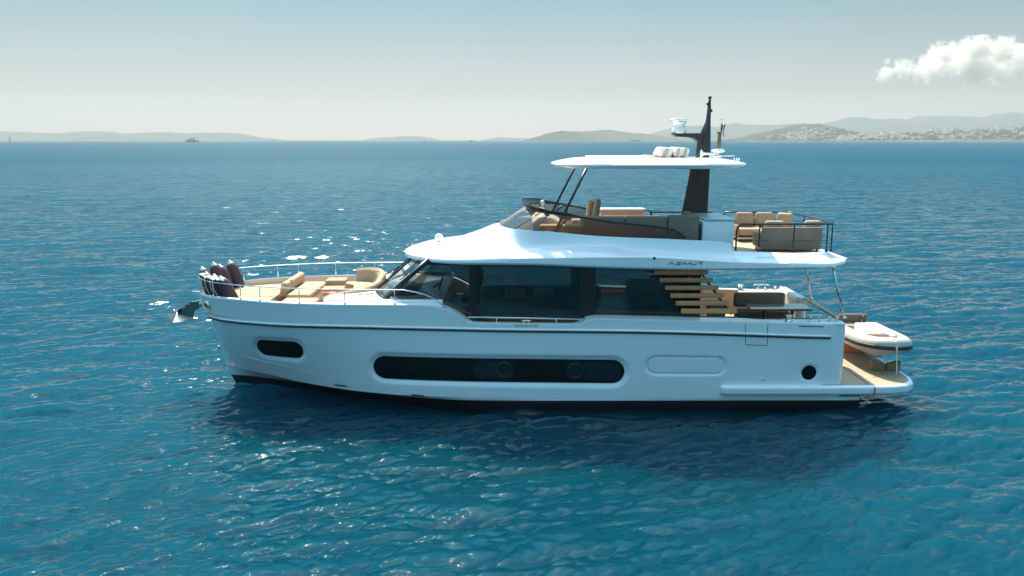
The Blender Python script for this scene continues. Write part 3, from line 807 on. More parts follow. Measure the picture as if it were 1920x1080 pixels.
# sunpad shaped to the bow
A = [(x, b_sheer(x) - 0.22) for x in np.linspace(-8.25, -6.65, 24)]
out = [Vector((x, -b, 0)) for x, b in A] + [Vector((x, b, 0)) for x, b in A[::-1]]
def slab(outline, z0, z1, r=0.05):
    cx = sum((p for p in outline), Vector()) / len(outline); rings = []
    for z, k in ((z0, 0.0), (z1 - r, 0.0), (z1 - r * 0.3, 0.35 * r), (z1, r), (z1 + 0.004, 0.5)):
        rings.append([Vector((p.x + (cx.x - p.x) * min(1, k / max((p - cx).length, .01)), p.y + (cx.y - p.y) * min(1, k / max((p - cx).length, .01)), z)) for p in outline])
    return MB().loft(rings, ring_closed=True, cap=True)
pad = slab(out, 2.24, 2.6).build('sunpad', beige, yacht, auto=50)
for y in (-0.55, 0.55): MB().tube([(-8.0, y * 0.7, 2.606), (-6.7, y, 2.606)], 0.008, 5).build('seam', seam, pad)
s_ = MB()
s_.box((-6.46, 0.62, 2.76), (0.2, 1.95, 0.42), (0, 0.22, 0), 0.08, 3); bk = s_.build('sunpad_backrest', beige, yacht)
MB().box((-6.46, 0.1, 2.765), (0.215, 0.012, 0.43), (0, 0.22, 0), 0.004, 1).build('seam', seam, bk)
MB().box((-6.5, -0.42, 2.72), (0.06, 0.05, 0.34), (0, 0.35, 0), 0.015, 2).build('strap', beige, bk)
fs = MB().box((-6.02, 0.55, 2.56), (0.68, 2.15, 0.2), (0, 0, 0), 0.07, 3).build('forward_seat', beige, yacht)
MB().box((-6.02, 0.55, 2.35), (0.62, 2.1, 0.24)).build('seat_base', gel2, fs)
fo = MB().box((-5.42, 1.78, 2.62), (0.62, 0.55, 0.18), (0, 0, 0), 0.06, 3).build('side_seat', beige, yacht)
MB().box((-5.42, 1.78, 2.4), (0.58, 0.52, 0.28)).build('seat_base', gel2, fo)
ns = MB().box((-5.75, -1.28, 2.58), (0.95, 0.62, 0.18), (0, 0, 0), 0.07, 3).build('side_seat', beige, yacht)
MB().box((-5.75, -1.28, 2.36), (0.9, 0.58, 0.28)).build('seat_base', gel2, ns)
tb = MB().box((-5.22, 0.45, 2.655), (0.62, 0.62, 0.045), (0, 0, 0.12), 0.015, 2).box((-5.2, 0.1, 2.60), (0.6, 0.1, 0.03), (0, 0, 0.12), 0.01, 1).build('foredeck_table', orange_w, yacht)
MB().lathe([(0.16, 2.23), (0.16, 2.26), (0.05, 2.28), (0.05, 2.62)], (-5.22, 0.45, 0)).build('pedestal', steel, tb)
# curved aft lounge
path = [(-4.75, 1.55), (-4.35, 1.5), (-4.02, 1.2), (-3.9, 0.7), (-3.88, 0.1), (-3.95, -0.45), (-4.15, -0.82), (-4.5, -1.02), (-4.9, -1.08), (-5.15, -1.05)]
hts = [3.06, 3.1, 3.1, 3.08, 3.02, 2.98, 2.94, 2.88, 2.80, 2.70]
fx = pchip(range(10), [p[0] for p in path]); fy = pchip(range(10), [p[1] for p in path]); fh = pchip(range(10), hts)
rings = []
for i in range(46):
    t = i / 45 * 9; e = 0.01; tx, ty = fx(min(9, t + e)) - fx(max(0, t - e)), fy(min(9, t + e)) - fy(max(0, t - e)); L = math.hypot(tx, ty); nx_, ny_ = ty / L, -tx / L
    c = Vector((fx(t), fy(t), 0)); h = fh(t); ring = []
    if c.x * nx_ + c.y * ny_ < -4.4 * nx_ + 0.2 * ny_: nx_, ny_ = -nx_, -ny_
    for o_, z in ((-0.13, 2.42), (-0.12, h - 0.12), (-0.04, h - 0.02), (0.03, h), (0.1, h - 0.05), (0.12, h - 0.16), (0.05, 2.42)):
        ring.append(Vector((c.x + nx_ * (o_ + 0.06), c.y + ny_ * (o_ + 0.06), z)))
    rings.append(ring)
lb = MB().loft(rings, ring_closed=True, cap=True).build('lounge_backrest', beige, yacht, auto=60)
tp = [(fx(i / 45 * 9), fy(i / 45 * 9), fh(i / 45 * 9) + 0.004) for i in range(46)]
MB().tube(tp, 0.008, 5).build('seam', seam, lb)
so_ = [Vector(p) for p in [(-4.75, 1.42, 0), (-4.35, 1.36, 0), (-4.1, 1.1, 0), (-4.02, 0.6, 0), (-4.02, 0.0, 0), (-4.1, -0.45, 0), (-4.25, -0.72, 0), (-4.55, -0.9, 0), (-5.1, -0.93, 0), (-5.15, -0.55, 0), (-4.75, -0.4, 0), (-4.62, 0.2, 0), (-4.7, 0.85, 0), (-5.0, 1.1, 0), (-5.05, 1.4, 0)]]
ls = MB().prism([Vector((p.x, p.y, 2.5)) for p in so_], (0, 0, 0.2)).build('lounge_seat', beige, yacht, bevel=0.05, seg=3)
MB().prism([Vector((-4.5 + (p.x + 4.5) * 0.93, 0.2 + (p.y - 0.2) * 0.93, 2.24)) for p in so_], (0, 0, 0.255)).build('seat_base', gel2, ls)
# white coachroof between the lounge and the windscreen
ro = [(-4.95, -2.02, 0), (-4.9, -1.3, 0), (-4.3, -1.2, 0), (-3.72, -0.75, 0), (-3.62, 0, 0), (-3.72, 0.9, 0), (-4.1, 1.75, 0), (-4.2, 2.0, 0), (-3, 2.14, 0), (-1.8, 2.16, 0), (-1.8, -2.16, 0), (-3, -2.14, 0), (-4.2, -2.09, 0)]
MB().prism([Vector((p[0], p[1], 2.24)) for p in ro], (0, 0, 0.585)).build('coachroof', gel, yacht, bevel=0.035, seg=3)
for px, py in ((690, 552), (697, 550), (706, 557), (676, 552)):
    q = PZ(px, py, 2.83); MB().sphere(q, (0.055, 0.03, 0.022)).build('deck_fitting', blackm, yacht)
# forward bow: windlass plinth
MB().box((-8.3, 0.05, 2.42), (0.5, 0.5, 0.3), (0, 0, 0), 0.06, 2).build('windlass_plinth', gel2, yacht)

# ---- bow rail
ZR = 3.14
def railpt(x, side, z): return Vector((x, side * max(b_sheer(x) - 0.05, 0), z))
xs_ = [-8.86 + (7.06) * (i / 70) ** 1.7 for i in range(71)]
near_r = [railpt(x, -1, ZR) for x in xs_ if x < -2.75]
for px, py in ((770, 546.3), (782, 548.5), (794, 552), (806, 556.5), (818, 563), (828, 570.5), (836, 578)):
    near_r.append(P(px, py, -2.40))
full = [Vector((p.x, -p.y, p.z)) for p in near_r[::-1]][:-1] + near_r
br = MB().tube(full, 0.0135, 8).build('bow_rail', steel, yacht)
for side in (-1, 1):
    for x in (-8.72, -8.1, -7.2, -6.62, -5.52, -4.32, -3.02):
        p = railpt(x, side, ZR); MB().tube([p, (p.x, p.y, z_sheer(x))], 0.015, 6).lathe([(0.035, 0), (0.035, 0.02), (0.02, 0.05)], (p.x, p.y, z_sheer(x)), 10).build('stanchion', steel, br)
# ---- side boarding rail
a, b = P(878, 594.5, -2.30), P(1098, 598.5, -2.30)
for side in (-1, 1):
    sr = MB().tube([(a.x, side * 2.30, a.z), (b.x, side * 2.30, b.z)], 0.024, 8).build('side_rail', steel, yacht)
    for px in (931, 1043):
        q = P(px, 598, -2.30); MB().tube([(q.x, side * 2.30, a.z + (b.z - a.z) * (q.x - a.x) / (b.x - a.x)), (q.x, side * 2.30, 2.2)], 0.019, 6).build('stanchion', steel, sr)
def cleat(c, L, h, name='cleat', rz=0):
    m_ = MB(); ca, sa = math.cos(rz), math.sin(rz)
    m_.tube([(c[0] - ca * L / 2, c[1] - sa * L / 2, c[2] + h * 0.93), (c[0] - ca * L * 0.3, c[1] - sa * L * 0.3, c[2] + h), (c[0] + ca * L * 0.3, c[1] + sa * L * 0.3, c[2] + h), (c[0] + ca * L / 2, c[1] + sa * L / 2, c[2] + h * 0.93)], [0.014, 0.022, 0.022, 0.014], 8)
    for s in (-1, 1):
        m_.tube([(c[0] + s * ca * L * 0.16, c[1] + s * sa * L * 0.16, c[2] + h), (c[0] + s * ca * L * 0.26, c[1] + s * sa * L * 0.26, c[2])], [0.018, 0.024], 8)
        m_.lathe([(0.05, 0), (0.05, 0.012), (0.03, 0.02)], (c[0] + s * ca * L * 0.26, c[1] + s * sa * L * 0.26, c[2]), 12)
    return m_.build(name, steel, yacht)
q = P(987, 607.5, -2.38); cleat((q.x, -2.38, z_sheer(q.x) + 0.012), 0.26, 0.07)
MB().box((q.x, -2.40, z_sheer(q.x) - 0.02), (0.62, 0.13, 0.08), (0, 0, 0), 0.01, 1).build('cleat_recess', gel2, yacht)

# ---- salon
YS = 1.95
def both(name, poly, m, parent=yacht, th=0.03, yo=0.0, **k):
    """a panel in the plane of the cabin side, and its twin on the other side"""
    r_ = []
    for side in (-1, 1):
        pp = [P(px, py, -YS - yo) for px, py in poly]
        pp = [Vector((p.x, side * abs(p.y), p.z)) for p in pp]
        r_.append(MB().prism(pp, (0, -side * th, 0)).build(name, m, parent, **k))
    return r_
low = [(722, 563), (745, 557), (790, 558), (825, 561), (843, 568), (862, 578), (880, 589), (893, 596), (905, 598), (1082, 598), (1090, 596), (1100, 591), (1115, 588.5)]
cabin = MB().box((0.4, 0, 1.95), (7.6, 3.82, 0.62)).build('cabin', teak_v, yacht)
both('side_window', [(742, 552), (812, 496), (879, 496), (879, 588), (862, 577), (843, 567), (825, 560), (790, 556)], salon_glass)
both('window_pillar', [(879.2, 495), (893, 495), (893, 597), (879.2, 589)], blackm, th=0.07, yo=0.01)
both('side_window', [(893.2, 496), (1090, 496), (1090, 593), (1085, 599), (893.2, 599)], salon_glass)
both('window_pillar', [(1090.2, 495), (1117, 495), (1117, 592), (1100, 592), (1090.2, 598)], blackm, th=0.07, yo=0.01)
both('side_window', [(1117.2, 496), (1313, 496), (1313, 593), (1117.2, 591)], salon_glass)
both('window_trim', [(745, 559.5), (745, 556.5), (790, 555.5), (825, 559.3), (844, 566.5), (863, 576.5), (888, 592), (885, 594), (862, 580), (842, 570), (824, 563)], mat('bronze_trim', (0.1, 0.06, 0.04), 0.4), th=0.03, yo=0.03)
both('window_trim', [(1086, 600), (1100, 591), (1117, 589), (1381, 594), (1381, 596.5), (1117, 592), (1104, 594), (1094, 601)], mat('bronze_trim', (0.1, 0.06, 0.04), 0.4), th=0.03, yo=0.03)
both('header', [(800, 490), (1330, 497), (1330, 507), (1160, 505), (1000, 500), (800, 497)], blackm, th=0.05, yo=0.004)
# raked windscreen
def wbase(s): return Vector((-3.78 + 0.42 * abs(s) ** 2.4, s * 1.86, 2.83))
def wtop(s): return Vector((-2.62 + 0.46 * abs(s) ** 2.4, s * 1.88, 3.86))
N_ = 24; rows = [[], []]
for i in range(N_ + 1):
    s = -1 + 2 * i / N_; rows[0].append(wbase(s)); rows[1].append(wtop(s))
ws = MB().loft(rows).build('windscreen', clear_glass, yacht)
for s in (-1, 1):
    MB().tube([wbase(s) + Vector((0, s * 0.03, -0.02)), wtop(s) + Vector((0, s * 0.03, 0))], 0.06, 8).build('screen_pillar', blackm, ws)
for s in (-0.33, 0.33): MB().tube([wbase(s), wtop(s)], 0.03, 6).build('screen_mullion', blackm, ws)
MB().tube([wbase(-1 + 2 * i / 24) + Vector((-0.02, 0, 0.0)) for i in range(25)], 0.035, 6).build('screen_gasket', blackm, ws)
for s0, s1, L in ((-0.55, -0.95, 0.62), (0.1, -0.3, 0.62), (0.85, 0.45, 0.62)):
    a = wbase(s0) + Vector((-0.06, 0, 0.03)); e = wbase(s1) * (1 - L) + wtop(s1) * L + Vector((-0.05, 0, 0.03))
    mid_ = a * 0.5 + e * 0.5 + Vector((-0.05, 0, 0.04)); d_ = (wtop(s1) - wbase(s1)).normalized() * 0.32
    MB().tube([a, mid_, e], 0.013, 6).tube([e - d_, e + d_], 0.012, 6).build('wiper', blackm, ws)
# interior seen through the glass
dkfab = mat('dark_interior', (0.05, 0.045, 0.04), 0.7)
MB().box((0.5, 0, 1.66), (8.6, 3.7, 0.06)).build('salon_floor', teak_v, cabin)
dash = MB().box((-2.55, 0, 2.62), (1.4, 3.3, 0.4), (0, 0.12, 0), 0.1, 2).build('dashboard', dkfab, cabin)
MB().tube([(-1.98 + 0.06 * math.sin(t * 0.3927), -0.62 + 0.2 * math.cos(t * 0.3927), 3.02 + 0.2 * math.sin(t * 0.3927)) for t in range(16)], 0.018, 6, closed=True).tube([(-2.2, -0.62, 2.88), (-1.98, -0.62, 3.02)], 0.03, 6).build('steering_wheel', blackm, dash)
for y in (-0.62, 0.2):
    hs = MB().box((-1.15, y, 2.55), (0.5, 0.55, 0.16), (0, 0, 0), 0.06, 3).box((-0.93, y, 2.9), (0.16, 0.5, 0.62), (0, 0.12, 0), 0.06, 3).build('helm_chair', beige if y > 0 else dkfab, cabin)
    MB().lathe([(0.05, 1.69), (0.05, 2.5)], (-1.15, y, 0), 10).build('pedestal', steel, hs)
for px0, px1 in ((947, 985), (1000, 1037)):
    a, b = P(px0, 561, 0.9), P(px1, 540, 0.9)
    MB().box(((a.x + b.x) / 2, 0.9, (a.z + b.z) / 2), (b.x - a.x, 0.12, b.z - a.z), (0.1, 0, 0), 0.04, 3).build('dining_chair', mat('cream_leather', (0.8, 0.66, 0.46), 0.7), cabin)
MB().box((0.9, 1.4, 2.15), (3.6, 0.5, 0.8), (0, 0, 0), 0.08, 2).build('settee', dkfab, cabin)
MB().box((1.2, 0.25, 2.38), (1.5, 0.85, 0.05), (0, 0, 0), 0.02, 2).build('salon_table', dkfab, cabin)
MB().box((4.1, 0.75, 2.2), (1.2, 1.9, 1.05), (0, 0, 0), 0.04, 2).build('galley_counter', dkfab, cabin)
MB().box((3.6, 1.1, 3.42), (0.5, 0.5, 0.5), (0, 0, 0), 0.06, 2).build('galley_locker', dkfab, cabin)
# aft bulkhead of the salon
X5 = P(1313, 540, -YS).x
MB().box((X5 - 0.02, -1.62, 2.65), (0.07, 0.64, 2.1)).box((X5 - 0.02, 1.62, 2.65), (0.07, 0.64, 2.1)).box((X5 - 0.02, 0, 3.62), (0.07, 2.6, 0.14)).build('aft_bulkhead', blackm, cabin)
MB().box((X5 - 0.02, 0, 2.6), (0.03, 2.58, 1.88)).build('sliding_door', salon_glass, cabin)
# wooden slats flying past the bulkhead on a raked bar
SL = [(1226.7, 1326.6, 506.7, 514.4), (1236.7, 1336, 520.8, 528.7), (1247, 1346, 535.3, 543), (1257, 1356, 549.9, 558), (1267, 1366, 564, 572), (1277, 1381, 578.5, 587)]
fr = []
for side in (-1, 1):
    p0, p1 = P(1308, 503, -2.03), P(1372, 590, -2.03)
    bar = MB().tube([(p0.x, side * 1.99, p0.z), (p1.x, side * 1.99, p1.z)], 0.03, 6).build('slat_support', blackm, yacht)
    for l, r_, t, b_ in SL:
        a, b = P(l, t, -2.06), P(r_, b_, -2.06)
        MB().box(((a.x + b.x) / 2, side * 2.07, (a.z + b.z) / 2), (b.x - a.x, 0.09, a.z - b.z), (0, 0, 0), 0.008, 1).build('slat', slat_w, bar)

# ---- cockpit
cs_ = MB().box((7.25, 0.45, 2.32), (1.5, 0.2, 0.44), (0.12, 0, 0), 0.1, 4).build('cockpit_sofa', taupe, yacht)
MB().box((7.25, 0.15, 1.98), (1.5, 0.55, 0.18), (0, 0, 0), 0.06, 3).build('seat_cushion', taupe, cs_)
MB().box((7.25, 0.18, 1.75), (1.46, 0.5, 0.28)).build('seat_base', gel2, cs_)
cs2 = MB().box((7.55, -1.62, 2.02), (1.5, 0.55, 0.36), (0, 0, 0), 0.12, 4).build('cockpit_sofa', greyf, yacht)
MB().box((7.55, -1.62, 1.74), (1.4, 0.5, 0.24)).build('seat_base', gel2, cs2)
MB().box((6.1, 0.9, 1.95), (0.5, 0.5, 0.5), (0, 0, 0), 0.05, 3).build('cockpit_stool', beige, yacht)
a = [P(1408, 580, -0.98), P(1525, 580, -0.98)]
zt = 2.31
tt = [PZ(1397.5, 569.5, zt), PZ(1508, 569.5, zt), PZ(1525, 580, zt), PZ(1408, 580, zt)]
ct = MB().prism(tt, (0, 0, -0.055)).build('cockpit_table', teak_v, yacht, bevel=0.012, seg=2)
cg = sum(tt, Vector()) / 4
MB().prism([cg + (p - cg) * 0.985 + Vector((0, 0, 0.004)) for p in tt], (0, 0, 0.004)).build('table_top', mat('glossy_table_top', (0.3, 0.29, 0.27), 0.12, coat=0.8), ct)
for dx in (-0.4, 0.4): MB().lathe([(0.14, 1.63), (0.14, 1.65), (0.045, 1.67), (0.045, 2.26)], (cg.x + dx, cg.y, 0), 14).build('pedestal', steel, ct)
# transom bulwark with teak rail, stern poles, mooring station
tr = MB().box((8.5, 1.28, 2.0), (0.3, 1.75, 0.8), (0, 0, 0), 0.09, 3).build('transom_bulwark', gel, yacht)
MB().box((8.5, -1.95, 1.9), (0.36, 0.75, 0.66), (0, 0, 0), 0.08, 3).build('transom_bulwark', gel, yacht)
MB().box((8.5, -0.6, 1.68), (0.26, 2.0, 0.16)).build('transom_step', teak, tr)
r0, r1 = Vector((8.62, 0.42, 2.36)), Vector((8.5, -2.12, 2.36))
d_ = (r1 - r0); MB().box((r0 + r1) / 2, (d_.length, 0.17, 0.05), (0, 0, math.atan2(d_.y, d_.x)), 0.02, 2).build('transom_rail', teak_v, yacht)
for a, b, sid in ((P(1560, 505, -2.12), P(1583, 594, -2.12), 0), (P(1504, 505, 0.42), P(1521, 558, 0.42), 0)):
    a.z = 3.75; MB().tube([b + Vector((0, 0, -0.05)), a], 0.034, 10).lathe([(0.07, 0), (0.07, 0.015), (0.04, 0.03)], (b.x, b.y, b.z - 0.02), 12).build('roof_pole', steel, yacht)
zc_ = z_sheer(7.9) + 0.02
for side in (-1, 1):
    MB().box((7.85, side * 2.14, zc_ - 0.03), (1.5, 0.5, 0.08), (0, 0, 0), 0.03, 2).build('mooring_station', gel, yacht)
    cleat((7.87, side * 2.24, zc_ + 0.01), 0.52, 0.17)
    MB().lathe([(0.1, 0), (0.1, 0.03), (0.06, 0.05), (0.055, 0.11), (0.09, 0.15), (0.09, 0.17), (0.03, 0.18)], (7.2, side * 2.24, zc_ + 0.01), 18).build('warping_winch', steel, yacht)
    for x in (8.28, 8.47): MB().lathe([(0.045, 0), (0.045, 0.02), (0.028, 0.04), (0.028, 0.1), (0.05, 0.115), (0.05, 0.13)], (x, side * 2.2, zc_ + 0.01), 14).build('fairlead_post', steel, yacht)

# ---- bathing platform
side_ = [(5.42, 2.30), (5.43, 2.47), (5.5, 2.54), (5.65, 2.57), (7.5, 2.57), (9.3, 2.55), (10.0, 2.5), (10.4, 2.38), (10.67, 2.12), (10.80, 1.7), (10.84, 1.0)]
outl = [Vector((x, -y, 0.37)) for x, y in side_] + [Vector((x, y, 0.37)) for x, y in side_[::-1]]
pf = MB().prism(outl, (0, 0, 0.245)).build('swim_platform', gel, yacht, bevel=0.07, seg=4, auto=40)
tk = [(8.1, 2.45), (9.25, 2.43), (9.95, 2.38), (10.34, 2.26), (10.58, 2.02), (10.69, 1.66), (10.72, 1.0)]
MB().prism([Vector((x, -y, 0.612)) for x, y in tk] + [Vector((x, y, 0.612)) for x, y in tk[::-1]], (0, 0, 0.010)).build('platform_deck', teak, pf)
MB().box((9.35, -1.2, 0.624), (0.03, 2.4, 0.004)).box((9.78, -1.75, 0.624), (0.12, 0.03, 0.004)).box((10.1, -1.5, 0.624), (0.05, 0.05, 0.004)).build('platform_joint', groove, pf)
MB().box((9.45, -2.5345, 0.49), (0.016, 0.06, 0.2)).build('platform_seam', groove, pf)

# ---- roof / flybridge moulding
XF, XW, XA = -3.02, -0.36, 8.88
def ye(x):
    if x < -0.6: t = max(0, min(1, (-0.6 - x) / (-0.6 - XF))); return 2.43 * (1 - t ** 2.3) ** (1 / 2.0)
    if x > 7.6: t = min(1, (x - 7.6) / (XA - 7.6)); return 2.43 * (1 - 0.36 * t ** 3.0)
    return 2.43
zl = pchip([-3.1, -2.3, -0.6, 0.5, 2.7, 5, 8.2, 8.95], [3.77, 3.79, 3.80, 3.785, 3.705, 3.663, 3.70, 3.76])
zf = pchip([-3.1, -2.6, -1.5, 0.5, 3.2, 5.9, 7.9, 8.95], [3.84, 3.88, 3.92, 3.99, 4.02, 3.885, 3.835, 3.80])
zled = pchip([-3.1, -2.4, -1.4, -0.3, 0.6, 2.4, 3.2, 5.9, 7.3, 8.95], [3.86, 3.97, 4.05, 4.12, 4.17, 4.20, 4.07, 3.93, 3.95, 3.84])
zc = pchip([-3.1, -2.8, -2.25, -1.58, -0.92, -0.35, 0.4, 2.4, 4.6, 5.7, 5.78, 6.4, 7.4, 8.3, 8.45, 8.95], [3.86, 3.95, 4.10, 4.22, 4.43, 4.62, 4.61, 4.46, 4.365, 4.27, 4.08, 4.05, 4.02, 4.04, 3.92, 3.84])
def yco(x):
    if x <= XW: return 0.0
    if x < 0.6: return 1.86 * (1 - ((0.6 - x) / (0.6 - XW)) ** 2.2) ** (1 / 2.2)
    if x > 8.3: return 1.86 - (x - 8.3) * 0.5
    return 1.86
FZ = 3.96
xs_ = sorted([XF + (XW - XF) * (i / 30) ** 1.8 for i in range(31)] + [XW + 0.004] + [XW + 0.004 + (0.6 - XW) * (i / 20) ** 2 for i in range(1, 21)] + list(np.arange(0.7, 7.6, 0.1)) + [5.7, 5.78] + [7.6 + (XA - 7.6) * (1 - (1 - i / 16) ** 2) for i in range(17)])
mb = MB()
for side in (-1, 1):
    rings = []
    for x in xs_:
        e = ye(x); l_, f_, g_, c_ = zl(x), zf(x), zled(x), zc(x); yc = yco(x); k = min(1, e / 2.43)
        if x >= 8.45: fl = c_
        elif x > XW: fl = FZ if x < 8.3 else FZ
        else: fl = c_
        yg = max(e - 0.36 * k, yc + 0.02 if x > 0.6 else 0) if x > 0.6 else max(e * 0.85, min(yc + 0.1, e * 0.97))
        pw = float(np.interp(x, [-2, -0.4, 0.6, 2.4], [0.75, 1.35, 1.9, 1.7]))
        r_ = [(0, l_ + 0.04), (max(e - 0.3, 0), l_ + 0.03), (max(e - 0.04, 0), l_), (e, l_ + 0.05 * k), (max(e - 0.012, 0), f_ - 0.03), (max(e - 0.05 * k, 0), f_ + 0.008)]
        r_ += [(yg, g_)]
        for t in (0.25, 0.5, 0.75): r_.append((yg + (yc - yg) * t, g_ + (c_ - g_) * (t ** pw)))
        r_ += [(yc, c_), (max(yc - 0.07, 0), c_), (max(yc - 0.075, 0), fl), (0, fl)]
        rings.append([Vector((x, side * y, z)) for y, z in r_])
    mb.loft(rings)
    if side == -1: end = rings[-1]
    else:
        mb.loft([end, rings[-1]], smooth=False); mb.loft([[Vector((p.x, -p.y, p.z)) for p in rings[0]], rings[0]], smooth=False)
roof = mb.build('flybridge', gel, yacht, auto=38)
MB().box((4.0, 0, FZ + 0.01), (8.4, 3.5, 0.016)).build('flybridge_deck', teak, roof)
# name on the fascia
def strokes(L, sz, w_):
    """letters drawn as straight bars: L is a list of ((x0,z0),(x1,z1)) in letter units"""
    m_ = MB()
    for (x0, z0), (x1, z1) in L:
        d = Vector((x1 - x0, 0, z1 - z0)); n_ = Vector((-d.z, 0, d.x)).normalized() * w_ / 2; t = d.normalized() * w_ * 0.0
        a, b = Vector((x0, 0, z0)) - t, Vector((x1, 0, z1)) + t
        m_.prism([a + n_, b + n_, b - n_, a - n_], (0, 0.006, 0))
    return m_
LET = {'A': [((0, 0), (.5, 1)), ((.5, 1), (1, 0))], 'Z': [((0, 1), (1, 1)), ((1, 1), (0, 0)), ((0, 0), (1, 0))], 'I': [((.5, 0), (.5, 1))], 'M': [((0, 0), (0, 1)), ((0, 1), (.5, .1)), ((.5, .1), (1, 1)), ((1, 1), (1, 0))], 'U': [((0, 1), (0, 0)), ((0, 0), (1, 0)), ((1, 0), (1, 1))], 'T': [((0, 1), (1, 1)), ((.5, 1), (.5, 0))],
       'D': [((0, 0), (0, 1)), ((0, 1), (.75, 1)), ((.75, 1), (1, .6)), ((1, .6), (1, .4)), ((1, .4), (.75, 0)), ((.75, 0), (0, 0))], 'E': [((1, 1), (0, 1)), ((0, 1), (0, 0)), ((0, 0), (1, 0)), ((0, .5), (.8, .5))], 'L': [((0, 1), (0, 0)), ((0, 0), (1, 0))]}
a, b = P(1252.5, 496.3, -2.436), P(1318.5, 491.8, -2.436)
tot = b.x - a.x; hh = b.z - a.z
L = []
cells = [('A', 0, .19), ('Z', .235, .14), ('I', .385, .06), ('M', .47, .165), ('U', .685, .115), ('T', .86, .14)]
for ch, o_, wd_ in cells:
    for (x0, z0), (x1, z1) in LET[ch]: L.append(((a.x + tot * (o_ + wd_ * x0), a.z + hh * z0), (a.x + tot * (o_ + wd_ * x1), a.z + hh * z1)))
nm = strokes(L, 1, 0.014)
nm.v = [(p[0], p[1] - 2.436, p[2]) for p in nm.v]
nm.build('name_lettering', groove, roof)
q = P(1227, 484, -2.43); MB().sphere(q, (0.035, 0.025, 0.035)).build('camera_dome', blackm, roof)
q = P(823, 446, -0.6)
sl = MB().lathe([(0.07, 0), (0.07, 0.03), (0.035, 0.05), (0.035, 0.09)], (q.x, q.y, q.z - 0.13), 14).sphere((q.x, q.y, q.z + 0.02), (0.12, 0.12, 0.1)).build('searchlight', gel, roof)

# ---- flybridge windscreen
def fbase(i, n):
    if i <= n // 2:
        a = i / (n // 2) * math.pi / 2; y = 1.82 * math.sin(a) ** (0.9); x = 0.6 - (0.6 - XW - 0.03) * max(0, 1 - (y / 1.82) ** 2.2) ** (1 / 2.2) if y < 1.82 else 0.6
    else:
        t = (i - n // 2) / (n - n // 2); x = 0.6 + (4.53 - 0.6) * t; y = 1.82
    return x, y
ztop = pchip([0.3, 0.9, 1.35, 2.55, 4.2, 4.42, 4.56], [5.10, 5.06, 5.02, 4.83, 4.62, 4.50, 4.38])
def ftop(x, y):
    s = min(1, max(0, (x + 0.36) / 0.96)) if y < 1.81 else 1
    if y < 1.81: X = 0.40 + 0.62 * (y / 1.82) ** 3
    else: X = x + 0.42 * (4.53 - x) / 3.93
    return Vector((X, y * 0.985, ztop(X)))
n_ = 48
half = [fbase(i, n_) for i in range(n_ + 1)]
base_pts = [Vector((x, -y, zc(max(x, XW + 0.01)) - 0.01)) for x, y in half]; top_pts = []
for x, y in half: t_ = ftop(x, y); top_pts.append(Vector((t_.x, -t_.y, t_.z)))
mir = lambda L_: [Vector((p.x, -p.y, p.z)) for p in L_[::-1]][:-1]
B_ = mir(base_pts) + base_pts; T_ = mir(top_pts) + top_pts
fw = MB().loft([B_, T_]).build('flybridge_windscreen', smoke_glass, roof)
MB().tube(T_ + [], 0.03, 6).build('screen_rail', blackm, roof)
for s in (-1, 1): MB().tube([Vector((p.x, s * p.y, p.z + 0.012)) for p in base_pts[30:]], 0.02, 6).build('screen_trim', blackm, roof)
k = 15
for s in (-1, 1): MB().tube([Vector((base_pts[k].x, s * base_pts[k].y, base_pts[k].z)), Vector((top_pts[k].x, s * top_pts[k].y, top_pts[k].z))], 0.012, 5).build('screen_joint', blackm, fw)
mid_i = len(T_) // 2
lip0 = T_[mid_i - 30: mid_i + 31]; lip1 = []
for i, p in enumerate(lip0):
    t = abs(i - 30) / 30; f = max(0, 1 - t ** 2.5); lip1.append(p + Vector((-0.16 * f, math.copysign(0.05 * f, p.y) if abs(p.y) > 0.2 else 0, 0.14 * f + 0.01)))
MB().loft([lip0, lip1]).build('wind_deflector', mat('deflector_acrylic', (0.02, 0.024, 0.027), 0.4, spec=0.25), roof)
MB().tube(lip1, 0.014, 5).build('deflector_rim', blackm, roof)
# hardtop struts
for s in (-1, 1):
    t0, t1, t2 = P(1100, 316, -1.70), P(1057, 402, -1.74), P(1040, 436, -1.76)
    v3, v4 = P(1071, 404, -1.74), P(1037, 436.5, -1.76)
    MB().tube([(p.x, s * abs(p.y), p.z) for p in (t0, t1, t2)], 0.036, 8).build('hardtop_strut', blackm, roof)
    MB().tube([(v3.x, s * abs(v3.y), v3.z), (v4.x, s * abs(v4.y), v4.z)], 0.028, 6).build('strut_brace', blackm, roof)
# helm and seating
hc = MB().prism([Vector((0.62, -1.15, 4.0)), Vector((0.55, -1.15, 4.74)), Vector((0.75, -1.15, 4.92)), Vector((1.05, -1.15, 4.88)), Vector((1.38, -1.15, 4.7)), Vector((1.42, -1.15, 4.0))], (0, 1.9, 0)).build('helm_console', gel2, roof, bevel=0.06, seg=3)
MB().tube([(1.5 + 0.05 * math.sin(t * .3927), -0.35 + 0.19 * math.cos(t * .3927), 4.82 + 0.19 * math.sin(t * .3927)) for t in range(16)], 0.017, 6, closed=True).tube([(1.36, -0.35, 4.76), (1.5, -0.35, 4.82)], 0.025, 6).build('steering_wheel', blackm, hc)
MB().box((0.95, -0.6, 4.93), (0.1, 0.5, 0.16), (0, -0.5, 0), 0.02, 2).build('instrument_hood', grey_m, hc)
q = P(1017, 380, -0.9); MB().sphere((q.x, q.y, q.z), (0.06, 0.06, 0.07)).lathe([(0.03, 0), (0.02, 0.1)], (q.x, q.y, q.z - 0.16), 10).build('compass', gel, hc)
cu = MB().box((1.3, -1.46, 4.62), (1.15, 0.42, 0.22), (0, 0, 0), 0.07, 3).build('companion_cushion', beige, roof)
